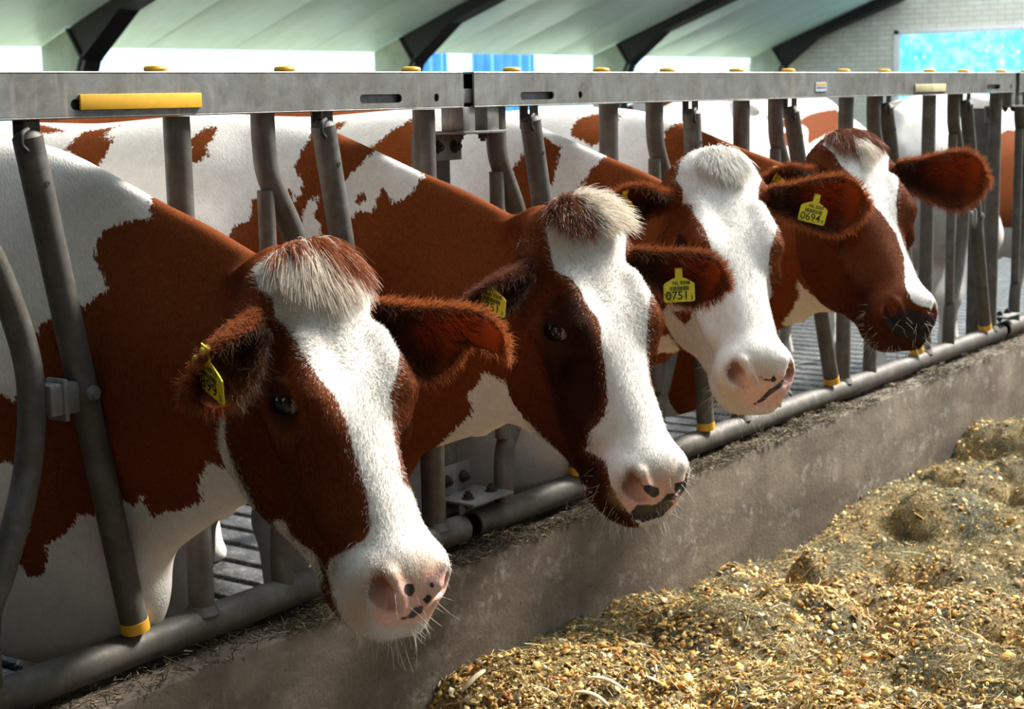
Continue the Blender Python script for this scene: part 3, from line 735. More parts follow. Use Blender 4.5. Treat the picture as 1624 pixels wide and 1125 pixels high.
def hair_material():
    m, nt, b = new_mat('cow_hair')
    a = N(nt, 'ShaderNodeAttribute', attribute_name='hair_col').outputs['Color']
    L(nt, a, b.inputs['Base Color']); b.inputs['Roughness'].default_value = .6; b.inputs['Specular IOR Level'].default_value = .15
    tr = N(nt, 'ShaderNodeBsdfTranslucent'); L(nt, a, tr.inputs[0]); ms = N(nt, 'ShaderNodeMixShader', i_0=.3)
    L(nt, b.outputs[0], ms.inputs[1]); L(nt, tr.outputs[0], ms.inputs[2])
    out = [n for n in nt.nodes if n.type == 'OUTPUT_MATERIAL'][0]; L(nt, ms.outputs[0], out.inputs[0])
    return m
def eye_material():
    m, nt, b = new_mat('cow_eye')
    a = N(nt, 'ShaderNodeAttribute', attribute_name='eye_col').outputs['Color']
    L(nt, a, b.inputs['Base Color']); b.inputs['Roughness'].default_value = .08; b.inputs['Specular IOR Level'].default_value = .35
    return m
M_COAT, M_HAIR, M_EYE = coat_material(), hair_material(), eye_material()
M_TAG = plain('yellow_tag_plastic', (.84, .72, .03), .45, var=.05, scale=60, bstr=.03)
M_INK = plain('black_tag_print', (.02, .03, .02), .6, bstr=0)

def hair(name, pts, rad, cols, parent):
    """pts (n,k,3) strands, rad root radius, cols (n,3)"""
    pts = np.asarray(pts, np.float32); n, k, _ = pts.shape
    h = bpy.data.hair_curves.new(name); h.add_curves([k]*n)
    h.attributes['position'].data.foreach_set('vector', pts.ravel()) if 'position' in h.attributes else None
    r = h.attributes.new('radius', 'FLOAT', 'POINT') if 'radius' not in h.attributes else h.attributes['radius']
    rr = np.asarray(rad)*np.ones((n, 1))*np.linspace(1, .25, k)
    r.data.foreach_set('value', rr.astype(np.float32).ravel())
    c = h.attributes.new('hair_col', 'FLOAT_COLOR', 'CURVE')
    c.data.foreach_set('color', np.c_[np.asarray(cols), np.ones(n)].astype(np.float32).ravel())
    h.materials.append(M_HAIR)
    return link(name, h, parent)
def strands(root, d, length, k=5, sag=.0, curl=.15, rng=RNG):
    """bent strands from root points along directions d"""
    n = len(root); t = np.linspace(0, 1, k)[None, :, None]
    d = d/np.linalg.norm(d, axis=1, keepdims=True)
    side = rng.normal(size=(n, 3)); side -= d*(side*d).sum(1, keepdims=True)
    ln = np.asarray(length)*np.ones(n)
    p = root[:, None]+d[:, None]*t*ln[:, None, None]+side[:, None]*(t**2)*(curl*ln*.5)[:, None, None]
    p[:, :, 2] -= (t[..., 0]**2)*(sag*ln)[:, None]
    return p
# ------------------------------------------------------------------ coat patches: outlines in metres on a plane beside each animal
PATCH = {
 'a': {
  'head': dict(o=[-1.571, -0.542, 0.946], e1=[0.6708, -0.7416, 0.0], e2=[0.1541, 0.1394, 0.9782], polys=[
   ('white', 1, [(-.134, .272), (-.124, .233), (-.103, .219), (-.103, .192), (-.078, .165), (-.066, .138), (-.043, .097), (-.019, .069), (-.003, .03), (.007, -.014), (.017, -.053), (.024, -.089), (.026, -.12), (.018, -.139), (-.008, -.153), (-.033, -.168), (-.04, -.187), (-.034, -.216), (-.022, -.252), (-.006, -.306), (.125, -.323), (.184, -.251), (.169, -.156), (.115, -.097), (.076, -.061), (.07, -.028), (.067, .007), (.064, .046), (.062, .068), (.072, .093), (.08, .126), (.079, .15), (.066, .182), (.054, .221), (.046, .263), (.045, .304), (-.039, .316)]),
   ('white', 1, [(-.125, -.121), (-.117, -.112), (-.101, -.116), (-.093, -.138), (-.076, -.152), (-.058, -.163), (-.046, -.197), (-.054, -.215), (-.112, -.17)]),
   ('white', 1, [(-.199, .071), (-.203, .053), (-.206, .02), (-.204, -.008), (-.214, -.045), (-.223, -.058), (-.211, -.082), (-.147, -.108), (-.162, -.075), (-.176, -.037), (-.191, .01), (-.189, .038), (-.194, .067)]),
   ('pink', 1, [(.021, -.186), (.037, -.184), (.066, -.187), (.087, -.191), (.102, -.18), (.13, -.182), (.139, -.203), (.138, -.234), (.127, -.262), (.092, -.268), (.057, -.269), (.033, -.264), (.023, -.237)]),
   ('tan', 1, [(.007, -.202), (.025, -.176), (.07, -.17), (.097, -.167), (.13, -.176), (.125, -.189), (.087, -.197), (.037, -.192), (.026, -.211), (.023, -.244), (.005, -.259), (-.018, -.256)]),
   ('spot', 1, [(.068, -.21), (.073, -.203), (.082, -.203), (.084, -.215), (.08, -.223), (.071, -.22)]),
   ('spot', 1, [(.097, -.23), (.103, -.223), (.111, -.226), (.107, -.235), (.1, -.236)]),
   ('spot', 1, [(.106, -.208), (.111, -.205), (.113, -.211), (.109, -.213)]),
   ('spot', 1, [(.062, -.254), (.076, -.249), (.084, -.239), (.096, -.24), (.097, -.251), (.081, -.257), (.066, -.259)]),
  ]),
  'body': dict(o=[-1.62, 0.3, 1.1], e1=[0.8182, -0.575, 0.0], e2=[0.0672, 0.0956, 0.9932], polys=[
   ('white', 1, [(-.225, .436), (.345, .429), (.295, .135), (.258, .132), (.226, .123), (.215, .108), (.206, .077), (.218, .037), (.22, .019), (.203, .013), (.183, -.006), (.165, .009), (.145, -.017), (.123, -.024), (.097, -.057), (.073, -.109), (.074, -.143), (.06, -.158), (.04, -.143), (-.266, -.101)]),
   ('white', 1, [(-.278, -.234), (.049, -.261), (.074, -.326), (.077, -.362), (.063, -.409), (.048, -.436), (.067, -.473), (.091, -.47), (.102, -.434), (.098, -.417), (.134, -.397), (.156, -.364), (.181, -.365), (.216, -.33), (.242, -.352), (.256, -.329), (.269, -.367), (.29, -.356), (.31, -.352), (.34, -.337), (.335, -.303), (.346, -.266), (.422, -.291), (.459, -.986), (-.318, -.858)]),
  ]),
 },
 'b': {
  'head': dict(o=[-0.903, -0.571, 0.968], e1=[0.5414, -0.8408, 0.0], e2=[0.1385, 0.0891, 0.9863], polys=[
   ('white', 1, [(-.108, .249), (-.101, .21), (-.093, .171), (-.066, .158), (-.047, .135), (-.032, .1), (-.014, .085), (-.009, .036), (-.004, -.005), (.0, -.065), (-.007, -.091), (-.034, -.121), (-.04, -.153), (-.005, -.168), (.004, -.21), (.029, -.251), (.072, -.309), (.186, -.31), (.187, -.185), (.098, -.07), (.076, -.035), (.073, .004), (.071, .044), (.075, .101), (.087, .148), (.082, .171), (.061, .215), (.041, .249), (.028, .307), (-.023, .297), (-.063, .28)]),
   ('white', 1, [(-.143, .225), (-.159, .221), (-.175, .208), (-.171, .196), (-.154, .199), (-.149, .211)]),
   ('white', 1, [(-.222, -.067), (-.188, -.081), (-.148, -.108), (-.117, -.142), (-.083, -.185), (-.04, -.222), (-.058, -.24), (-.12, -.182), (-.188, -.125), (-.222, -.101)]),
   ('pink', 1, [(.038, -.193), (.054, -.188), (.081, -.194), (.103, -.19), (.138, -.201), (.135, -.247), (.099, -.264), (.048, -.264), (.021, -.236), (.021, -.202)]),
   ('tan', 1, [(.021, -.196), (.049, -.18), (.081, -.178), (.132, -.184), (.135, -.199), (.092, -.198), (.037, -.202), (.026, -.241), (.01, -.23)]),
   ('spot', 1, [(.057, -.208), (.07, -.206), (.087, -.217), (.088, -.228), (.077, -.232), (.065, -.222)]),
   ('spot', 1, [(.115, -.209), (.138, -.201), (.139, -.22), (.127, -.233), (.115, -.223)]),
   ('spot', 1, [(.098, -.227), (.115, -.225), (.12, -.236), (.104, -.242)]),
   ('spot', 1, [(.037, -.256), (.048, -.244), (.082, -.244), (.098, -.233), (.116, -.248), (.094, -.27), (.06, -.277), (.037, -.268)]),
   ('dark', 1, [(-.075, .14), (-.041, .117), (-.019, .077), (-.014, .022), (-.007, -.023), (-.005, -.078), (-.038, -.123), (-.045, -.159), (-.011, -.171), (-.001, -.231), (-.041, -.24), (-.07, -.187), (-.098, -.116), (-.119, -.022), (-.127, .046), (-.116, .103)]),
   ('dark', 1, [(-.074, -.138), (-.045, -.154), (-.011, -.171), (.003, -.21), (.029, -.251), (.048, -.284), (-.007, -.286), (-.052, -.24)]),
  ]),
  'body': dict(o=[-0.93, 0.3, 1.1], e1=[0.712, -0.7022, 0.0], e2=[0.0715, 0.0725, 0.9948], polys=[
   ('white', 1, [(.244, .221), (.215, .195), (.192, .169), (.184, .135), (.195, .093), (.222, .114), (.246, .11), (.259, .137), (.27, .159), (.286, .125), (.322, .143), (.334, .163), (.351, .177), (.311, .21), (.266, .239)]),
   ('white', -1, [(.219, .148), (.232, .151), (.236, .138), (.225, .126), (.217, .133)]),
   ('white', 1, [(-.725, .498), (.158, .485), (.138, .274), (.122, .255), (.099, .208), (.114, .181), (.11, .151), (.093, .139), (.088, .165), (.062, .153), (.011, .146), (.006, .108), (-.029, .092), (-.04, .073), (-.042, .016), (-.862, -.067)]),
   ('white', 1, [(.108, .106), (.125, .138), (.144, .15), (.135, .105), (.147, .092), (.14, .067), (.114, .059), (.106, .081)]),
   ('white', -1, [(-.28, .328), (-.26, .33), (-.279, .329), (-.31, .301), (-.273, .307), (-.294, .26), (-.321, .219), (-.376, .253), (-.365, .272), (-.392, .282), (-.348, .326)]),
   ('white', -1, [(-.478, .365), (-.385, .329), (-.465, .328)]),
   ('white', -1, [(-.437, .284), (-.418, .294), (-.419, .282)]),
   ('white', -1, [(-.109, .281), (-.072, .307), (-.05, .301), (-.076, .261), (-.074, .241), (-.111, .219)]),
   ('white', 1, [(.431, -.205), (.419, -.231), (.404, -.254), (.417, -.289), (.388, -.323), (.36, -.363), (.34, -.437), (.318, -.477), (.467, -.506), (.593, -.472), (.521, -.268)]),
   ('white', 1, [(.55, .045), (.541, .042), (.527, .029), (.521, .02)]),
  ]),
 },
 'c': {
  'head': dict(o=[-0.335, -0.52, 1.058], e1=[0.4744, -0.8803, 0.0], e2=[0.1006, 0.0542, 0.9934], polys=[
   ('white', 1, [(-.11, .26), (-.12, .214), (-.124, .174), (-.086, .162), (-.079, .14), (-.061, .114), (-.047, .083), (-.04, .049), (-.054, .01), (-.094, -.029), (-.138, -.044), (-.174, -.096), (-.201, -.149), (-.082, -.363), (.207, -.361), (.206, -.149), (.096, -.07), (.082, -.026), (.074, .034), (.077, .062), (.088, .1), (.102, .129), (.102, .15), (.077, .209), (.056, .26), (.023, .306), (-.068, .308)]),
   ('white', -1, [(-.131, -.064), (-.083, -.058), (-.09, -.081), (-.103, -.091)]),
   ('pink', 1, [(.002, -.174), (.012, -.169), (.032, -.178), (.082, -.192), (.125, -.173), (.139, -.201), (.122, -.248), (.097, -.261), (.032, -.258), (.012, -.222), (.002, -.195)]),
   ('tan', 1, [(-.027, -.22), (-.002, -.167), (.029, -.157), (.085, -.168), (.131, -.169), (.124, -.182), (.079, -.196), (.023, -.186), (.013, -.218), (.032, -.265), (-.002, -.258)]),
   ('spot', 1, [(.042, -.248), (.067, -.222), (.088, -.206), (.107, -.191), (.099, -.212), (.08, -.225), (.055, -.246)]),
   ('spot', 1, [(.053, -.19), (.079, -.196), (.083, -.185), (.088, -.199), (.067, -.201)]),
  ]),
  'body': dict(o=[-0.2, 0.3, 1.1], e1=[0.6138, -0.7894, 0.0], e2=[0.0694, 0.0539, 0.9961], polys=[
   ('white', 1, [(.185, .266), (.195, .25), (.238, .217), (.221, .151), (.199, .107), (.173, .033), (.232, .054), (.254, .083), (.277, .129), (.313, .173), (.351, .204), (.31, .263), (.249, .311), (.219, .342)]),
   ('white', 1, [(-.65, .527), (.235, .357), (.185, .266), (.185, .247), (.146, .204), (.122, .174), (.118, .147), (.143, .089), (.144, .034), (-.706, -.008)]),
   ('white', -1, [(-.236, .23), (-.201, .252), (-.169, .279), (-.117, .307), (-.088, .299), (-.084, .13), (-.201, .197)]),
   ('white', -1, [(-.36, .305), (-.273, .317), (-.311, .289), (-.35, .284)]),
   ('white', 1, [(-.064, -.481), (.241, -.405), (.396, -.308), (.501, -.379), (.541, -.383), (.564, -.365), (.639, -.667), (-.076, -.886)]),
   ('white', 1, [(.424, -.231), (.455, -.215), (.486, -.26), (.446, -.26), (.42, -.27)]),
  ]),
 },
 'd': {
  'head': dict(o=[0.374, -0.528, 1.084], e1=[0.3977, -0.9175, 0.0], e2=[0.0827, 0.0358, 0.9959], polys=[
   ('white', 1, [(-.13, .242), (-.1, .219), (-.087, .193), (-.054, .159), (-.03, .13), (-.01, .092), (.014, .072), (.036, .04), (.051, .019), (.07, -.037), (.071, -.076), (.074, -.107), (.089, -.139), (.108, -.149), (.165, -.166), (.186, -.132), (.129, -.102), (.094, -.061), (.075, -.025), (.054, .04), (.05, .097), (.056, .143), (.051, .184), (.033, .215), (.012, .252), (-.007, .289), (-.059, .29), (-.098, .264)]),
   ('white', 1, [(-.179, -.116), (-.145, -.15), (-.095, -.187), (-.052, -.211), (-.06, -.227), (-.129, -.189), (-.188, -.166)]),
   ('spot', 1, [(.029, -.17), (.075, -.161), (.107, -.166), (.157, -.184), (.158, -.221), (.116, -.238), (.069, -.224), (.034, -.204)]),
   ('dark', 1, [(.0, -.195), (.029, -.156), (.079, -.149), (.115, -.157), (.11, -.241), (.066, -.24), (.023, -.224)]),
  ]),
  'body': dict(o=[0.58, 0.3, 1.1], e1=[0.5285, -0.849, 0.0], e2=[0.0643, 0.04, 0.9971], polys=[
   ('white', 1, [(-.713, .528), (.18, .349), (.148, .27), (.097, .245), (.088, .211), (.086, .082), (-.744, .102)]),
   ('white', -1, [(-.164, .254), (-.144, .287), (-.085, .297), (-.02, .293), (-.041, .268), (-.085, .212), (-.102, .203), (-.164, .236)]),
   ('white', 1, [(.425, -.165), (.434, -.204), (.421, -.238), (.397, -.282), (.532, -.331), (.621, -.314), (.467, -.203)]),
  ]),
 },
}
EARS = {
 'a': [
  {'side': 1, 'open': [-0.652, -0.651, -0.314], 'wid': 0.09, 'curl': (1.8, 0.9), 'droop': 0.02, 'dark': 0.12, 'indark': 0.55, 'notch': 1, 'fringe': (0.46, 0.14, 0.04), 'dir': [0.641, -0.71, -0.291], 'len': 0.21},
  {'side': -1, 'open': [-0.224, -0.961, -0.249], 'wid': 0.088, 'curl': (2.4, 1.5), 'droop': 0.02, 'dark': 0.12, 'indark': 0.9, 'palerim': 1, 'dir': [-0.877, -0.044, -0.479], 'len': 0.154},
 ],
 'b': [
  {'side': 1, 'open': [-0.776, -0.621, -0.197], 'wid': 0.06, 'curl': (1.7, 0.55), 'droop': 0.0, 'dark': 0.3, 'indark': 0.7, 'dir': [0.605, -0.732, -0.313], 'len': 0.191},
  {'side': -1, 'open': [-0.268, -0.8, -0.508], 'wid': 0.068, 'curl': (2.2, 1.25), 'droop': 0.02, 'dark': 0.35, 'indark': 0.95, 'palerim': 1, 'fringe': (0.14, 0.05, 0.03), 'dir': [-0.914, 0.241, -0.326], 'len': 0.168},
 ],
 'c': [
  {'side': 1, 'open': [-0.821, -0.533, -0.097], 'wid': 0.07168000000000001, 'curl': (1.7, 0.55), 'droop': 0.0, 'dark': 0.1, 'indark': 0.45, 'fringe': (0.4, 0.12, 0.035), 'dir': [0.575, -0.812, -0.099], 'len': 0.217},
  {'side': -1, 'open': [-0.268, -0.8, -0.508], 'wid': 0.066, 'curl': (2.2, 1.2), 'droop': 0.02, 'dark': 0.2, 'indark': 0.95, 'dir': [-0.936, 0.329, 0.123], 'len': 0.157},
 ],
 'd': [
  {'side': 1, 'open': [-0.814, -0.529, -0.047], 'wid': 0.085, 'curl': (1.7, 0.55), 'droop': 0.0, 'dark': 0.2, 'indark': 0.5, 'fringe': (0.42, 0.12, 0.035), 'dir': [0.637, -0.761, -0.12], 'len': 0.241},
  {'side': -1, 'open': [-0.254, -0.792, -0.41], 'wid': 0.066, 'curl': (2.2, 1.2), 'droop': 0.02, 'dark': 0.3, 'indark': 0.95, 'dir': [-0.899, 0.439, -0.003], 'len': 0.152},
 ],
}
BACK = {
 'e': dict(o=(0, 0, 0), e1=(0, 1, 0), e2=(0, 0, 1), polys=[
   ('white', -1, [(1.326, 1.327), (1.231, 1.319), (1.274, 1.274), (1.244, 1.234), (1.17, 1.245), (1.184, 1.199), (1.123, 1.177), (0.985, 1.159), (1.273, 1.169), (1.303, 1.258)]),
   ('white', -1, [(1.193, 1.298), (1.103, 1.306), (1.125, 1.26), (1.163, 1.251), (1.193, 1.278)]),
   ('white', -1, [(0.972, 1.286), (0.847, 1.31), (0.711, 1.328), (0.571, 1.339), (0.332, 1.349), (0.329, 1.249), (0.707, 1.208), (0.907, 1.18), (1.008, 1.16), (0.885, 1.247), (0.925, 1.275)]),
   ('white', -1, [(0.111, 1.367), (-0.166, 1.384), (-0.458, 1.365), (-0.343, 1.303), (-0.058, 1.269), (0.041, 1.216), (0.079, 1.257)]),
   ('white', -1, [(-0.1, 1.179), (-0.225, 1.131), (-0.19, 1.068), (-0.116, 1.031), (0.007, 1.065), (0.029, 1.132)]),
  ]),
 'f': dict(o=(0, 0, 0), e1=(0, 1, 0), e2=(0, 0, 1), polys=[
   ('white', -1, [(1.559, 1.192), (1.283, 1.232), (0.468, 1.157), (0.413, 0.653), (1.357, 0.718), (1.552, 0.756)]),
   ('white', -1, [(2.512, 0.769), (2.354, 0.771), (2.371, 0.652), (2.466, 0.631), (2.521, 0.651)]),
   ('white', -1, [(2.62, 0.616), (2.541, 0.579), (2.56, 0.506), (2.638, 0.53)]),
   ('white', -1, [(1.521, 1.303), (1.434, 1.291), (1.45, 1.253), (1.517, 1.255)]),
   ('white', -1, [(1.611, 0.663), (1.515, 0.639), (1.53, 0.476), (1.59, 0.515)]),
  ]),
}
TAGS = {
 'a': [([-1.78, -0.467, 1.109], [-0.141, -0.836, -0.321], [-0.148, 0.363, 0.915], 'NL 8913', '', '0899', '2')],
 'b': [([-0.719, -0.613, 1.123], [0.716, -0.717, 0.015], [0.059, 0.018, 1.003], 'NL 9308', '', '0751', '3'), ([-1.077, -0.447, 1.129], [0.03, -0.961, -0.234], [-0.181, 0.154, 0.925], 'NL 9308', '', '0751', '3')],
 'c': [([-0.127, -0.613, 1.226], [0.619, -0.743, -0.253], [0.185, -0.163, 0.969], 'NL 5207', '', '0694', '5'), ([-0.463, -0.337, 1.253], [-0.057, -0.896, -0.429], [-0.24, 0.235, 0.927], 'NL 5207', '', '0694', '5')],
 'd': [([0.256, -0.319, 1.265], [0.03, -0.961, -0.234], [-0.152, 0.113, 0.924], 'NL 6128', '', '0688', '1')],
}
# ------------------------------------------------------------------ the herd
def apply_patches(P, zone_sel, decals, base):
    """coat fields (metres from the edge of a patch, positive inside) for the points P"""
    out = {k: np.full(len(P), -.06) for k in ('white', 'pink', 'tan', 'spot', 'dark')}
    out['white'][:] = base
    if decals:
        o, e1, e2 = [np.array(decals[k], float) for k in ('o', 'e1', 'e2')]
        q = np.stack([(P-o) @ e1, (P-o) @ e2], 1)
        for field, sign, poly in decals['polys']:
            sd = poly_sd(q, poly)
            out[field] = np.maximum(out[field], sd) if sign > 0 else np.minimum(out[field], -sd)
    return {k: np.clip(v, -.06, .06) for k, v in out.items()}

def build_cow(name, cow, label, group, decals, ears=(), h=.006, hy=.03, y_fine=.0, base_white=-.06, base_body=-.06, dark=None, legs=.62, place=None, root_red=True):
    """cow: Cow; decals: {'head':..., 'body':...}; ears: dicts in world directions"""
    x0 = min(cow.body_cx-.50, cow.pos[0]-.35); x1 = max(cow.body_cx+.50, cow.pos[0]+.35)
    ylo = min(cow.hw((.6, 0, -.05))[1], cow.pos[1])-.14
    xs = np.arange(x0, x1, h); zs = np.arange(-.13, 1.56, h); ys = graded(ylo, 2.45, h, y_fine, hy)
    V, Q = surface_net(cow.sdf, xs, ys, zs)
    for _ in range(1):                                              # light smoothing
        acc = np.zeros_like(V); cnt = np.zeros(len(V))
        for a in range(4):
            np.add.at(acc, Q[:, a], V[Q[:, (a+1) % 4]]+V[Q[:, (a+3) % 4]]); np.add.at(cnt, Q[:, a], 2)
        V = V*.6+.4*acc/np.maximum(cnt, 1)[:, None]
    db, dh, Ph = cow.sdf(V, True)
    hd = dh < db
    fields = {k: np.zeros(len(V)) for k in ('white', 'pink', 'tan', 'spot', 'dark')}
    for z, sel, bs in (('head', hd, base_white), ('body', ~hd, base_body)):
        f = apply_patches(V[sel], None, decals.get(z), bs)
        for k in fields: fields[k][sel] = f[k]
    fields['white'] = np.where(~hd & (V[:, 1] > .12), np.maximum(fields['white'], np.clip((legs-V[:, 2])*.5, -.06, .06)), fields['white'])
    fields['dark'] = np.clip(fields['dark']/.03+.5, 0, 1)*(fields['dark'] > -.06)*.85
    for s_ in (-1, 1):                                              # ear roots are red on every one of them
        dr = np.linalg.norm(Ph-np.array([.045, s_*.118, -.030]), axis=1)-(.043 if root_red else -1)
        fields['white'] = np.where(hd, np.minimum(fields['white'], np.clip(dr, -.06, .06)), fields['white'])
    # darker rims of the eyes, dark nostrils
    for s_ in (-1, 1):
        de = np.linalg.norm((Ph-EYE_P[s_])*[.8, 1, 1.15], axis=1)
        fields['dark'] = np.maximum(fields['dark'], np.where(hd, (1-sstep(de, .026, .046))*.80, 0))
        fields['white'] = np.where(hd & (de < .030), -.06, fields['white'])
    dn = np.linalg.norm((np.stack([Ph[:, 0], np.abs(Ph[:, 1]), Ph[:, 2]], 1)-[.482, .056, -.046])*[1, 1, .9], axis=1)
    fields['cave'] = np.where(hd, 1-sstep(dn, .012, .026), 0)
    if dark is not None: fields['dark'] = np.maximum(fields['dark'], dark(V, Ph, hd))
    co = np.where(hd[:, None], Ph, np.stack([V[:, 2]+.4*V[:, 1], V[:, 0], V[:, 1]-.4*V[:, 2]], 1))
    rag = np.where(hd, .006, .016)*np.ones(len(V))
    thin = np.zeros(len(V))
    # ears join the same mesh
    earinfo = []
    for e in ears:
        s_ = e['side']; base = cow.hw((.042, s_*.118, -.028))
        EV, EF, inner, uv = ear_surface(base, e['dir'], e['open'], e['len'], e['wid'], e.get('curl', (2.3, .8)), e.get('droop', 0), e.get('twist', 0), e.get('notch', 0))
        n0 = len(V); V = np.r_[V, EV]; Q = np.r_[Q, EF+n0]
        u, v = uv[:, 0], np.abs(uv[:, 1])
        f = {k: np.full(len(EV), -.06) for k in fields}; f['cave'] = np.zeros(len(EV)); f['dark'] = e.get('dark', .15)+inner*(1-sstep(v, .55, .95))*(1-sstep(u, .75, 1))*e.get('indark', .6)
        if 'white' in e: f['white'] = e['white'](uv, inner)
        for k in fields: fields[k] = np.r_[fields[k], f[k]]
        co = np.r_[co, np.c_[u*e['len'], uv[:, 1]*e['wid'], inner*.01]]; rag = np.r_[rag, np.full(len(EV), .004)]; thin = np.r_[thin, sstep(u, .15, .5)]
        earinfo.append((e, EV, inner, uv))
    loc = np.array([cow.body_cx, .42, -.1]); VW = V
    if place is not None:
        px_, py_, yaw = place; cq, sq = math.cos(yaw), math.sin(yaw)
        VW = np.stack([px_+cq*(V[:, 0]-cow.body_cx)-sq*(V[:, 1]-.42), py_+sq*(V[:, 0]-cow.body_cx)+cq*(V[:, 1]-.42), V[:, 2]], 1); loc = np.array([px_, py_, -.1])
    me = fast_mesh(name, VW-loc, Q)
    me.polygons.foreach_set('use_smooth', np.ones(len(me.polygons), bool)); me.materials.append(M_COAT)
    for k, v in fields.items(): attr(me, k, v)
    attr(me, 'rag', rag); attr(me, 'thin', thin); attr(me, 'coat_co', co, 'FLOAT_VECTOR')
    o = bpy.data.objects.new(name, me); COL.objects.link(o); o.location = loc
    tag(o, label, 'cow', group)
    o_info = dict(obj=o, cow=cow, V=V, Q=Q, fields=fields, hd=np.r_[hd, np.zeros(len(V)-len(hd), bool)], Ph=Ph, ears=earinfo)
    return o_info

def add_eye(info, s_):
    cow = info['cow']; n = EYE_N[s_]
    bm = bmesh.new(); bmesh.ops.create_uvsphere(bm, u_segments=40, v_segments=28, radius=EYE_R)
    me = bpy.data.meshes.new('eye'); bm.to_mesh(me); bm.free()
    co = np.array([v.co for v in me.vertices]); t = np.array([v.normal for v in me.vertices])
    e1, e2, _ = eye_frame(s_)
    look = unit(n-.34*e1)                                            # gaze drawn back so the white shows in the front corner
    Lr = np.stack([e1-look*(e1 @ look), np.zeros(3), look], 1)
    d = (co/EYE_R) @ look
    d2 = np.sqrt(((co/EYE_R) @ e1)**2*.55+((co/EYE_R) @ e2)**2*1.0)
    ang = np.arccos(np.clip(d, -1, 1))
    col = np.where((ang < .55)[:, None], [.003, .003, .008], np.where((ang < 1.0)[:, None], [.016, .008, .005], [.40, .27, .24]))
    attr(me, 'eye_col', np.c_[col, np.ones(len(co))], 'FLOAT_COLOR')
    W_ = cow.hw(EYE_C[s_])+co @ cow.R.T
    loc = np.array(info['obj'].location)
    me.vertices.foreach_set('co', W_.astype(np.float32).ravel()); me.update()
    me.polygons.foreach_set('use_smooth', [True]*len(me.polygons)); me.materials.append(M_EYE)
    o = link('eye', me, info['obj']); return o

def coat_rgb(f, idx, rng, wj=.010):
    w = f['white'][idx]+rng.normal(size=len(idx))*wj*.5 > 0
    red = np.array([.165, .040, .0095])*rng.uniform(.55, 1.25, (len(idx), 1)); red = red*(1-f['dark'][idx][:, None]*.92)
    wh = np.array([.72, .69, .645])*rng.uniform(.80, 1.08, (len(idx), 1))
    return np.where(w[:, None], wh, red)
def vnormals(info):
    me = info['obj'].data; n = np.zeros(len(me.vertices)*3, np.float32); me.vertex_normals.foreach_get('vector', n); return n.reshape(-1, 3)
def add_coat(info, n, seed=1):
    """short coat over the head"""
    rng = np.random.default_rng(seed); f = info['fields']; V = info['V']; cow = info['cow']; N_ = vnormals(info); nm = len(info['Ph'])
    Ph = info['Ph']; hd = info['hd'][:nm]
    ok = hd & (f['pink'][:nm] < -.001) & (Ph[:, 0] > -.05)
    for s_ in (-1, 1): ok &= np.linalg.norm((Ph-EYE_P[s_])*[.95, 1, 1.0], axis=1) > .040
    cand = np.nonzero(ok)[0]; i = cand[rng.integers(0, len(cand), n)]
    nn = N_[i]; j = rng.normal(size=(n, 3))*.0035; j -= nn*(j*nn).sum(1, keepdims=True); root = V[i]+j-nn*.0008
    ph = Ph[i]; wh = np.stack([ph[:, 0]-.175, ph[:, 1]*1.0, np.zeros(n)], 1)                       # whorl between the eyes
    r = np.linalg.norm(wh, axis=1, keepdims=True)+1e-4
    rad = wh/r*np.exp(-(r/.10)**2)*1.2
    fl = rad+np.stack([np.where(ph[:, 0] > .15, 1., -.35), np.sign(ph[:, 1])*.25, -.35*np.ones(n)], 1)*(1-.6*np.exp(-(r/.10)**2))
    fl = fl @ cow.R.T; fl -= nn*(fl*nn).sum(1, keepdims=True); fl /= np.linalg.norm(fl, axis=1, keepdims=True)+1e-6
    mz = np.clip((ph[:, 0]-.40)/.06, 0, 1)
    d = fl+nn*(.12+.16*rng.random((n, 1)))+rng.normal(size=(n, 3))*.16
    ln = rng.uniform(.0045, .009, n)*(1-.45*mz)
    P = strands(root, d, ln, 3, curl=.3, rng=rng)
    return hair('coat_hair', P, .00034, coat_rgb(f, i, rng), info['obj'])
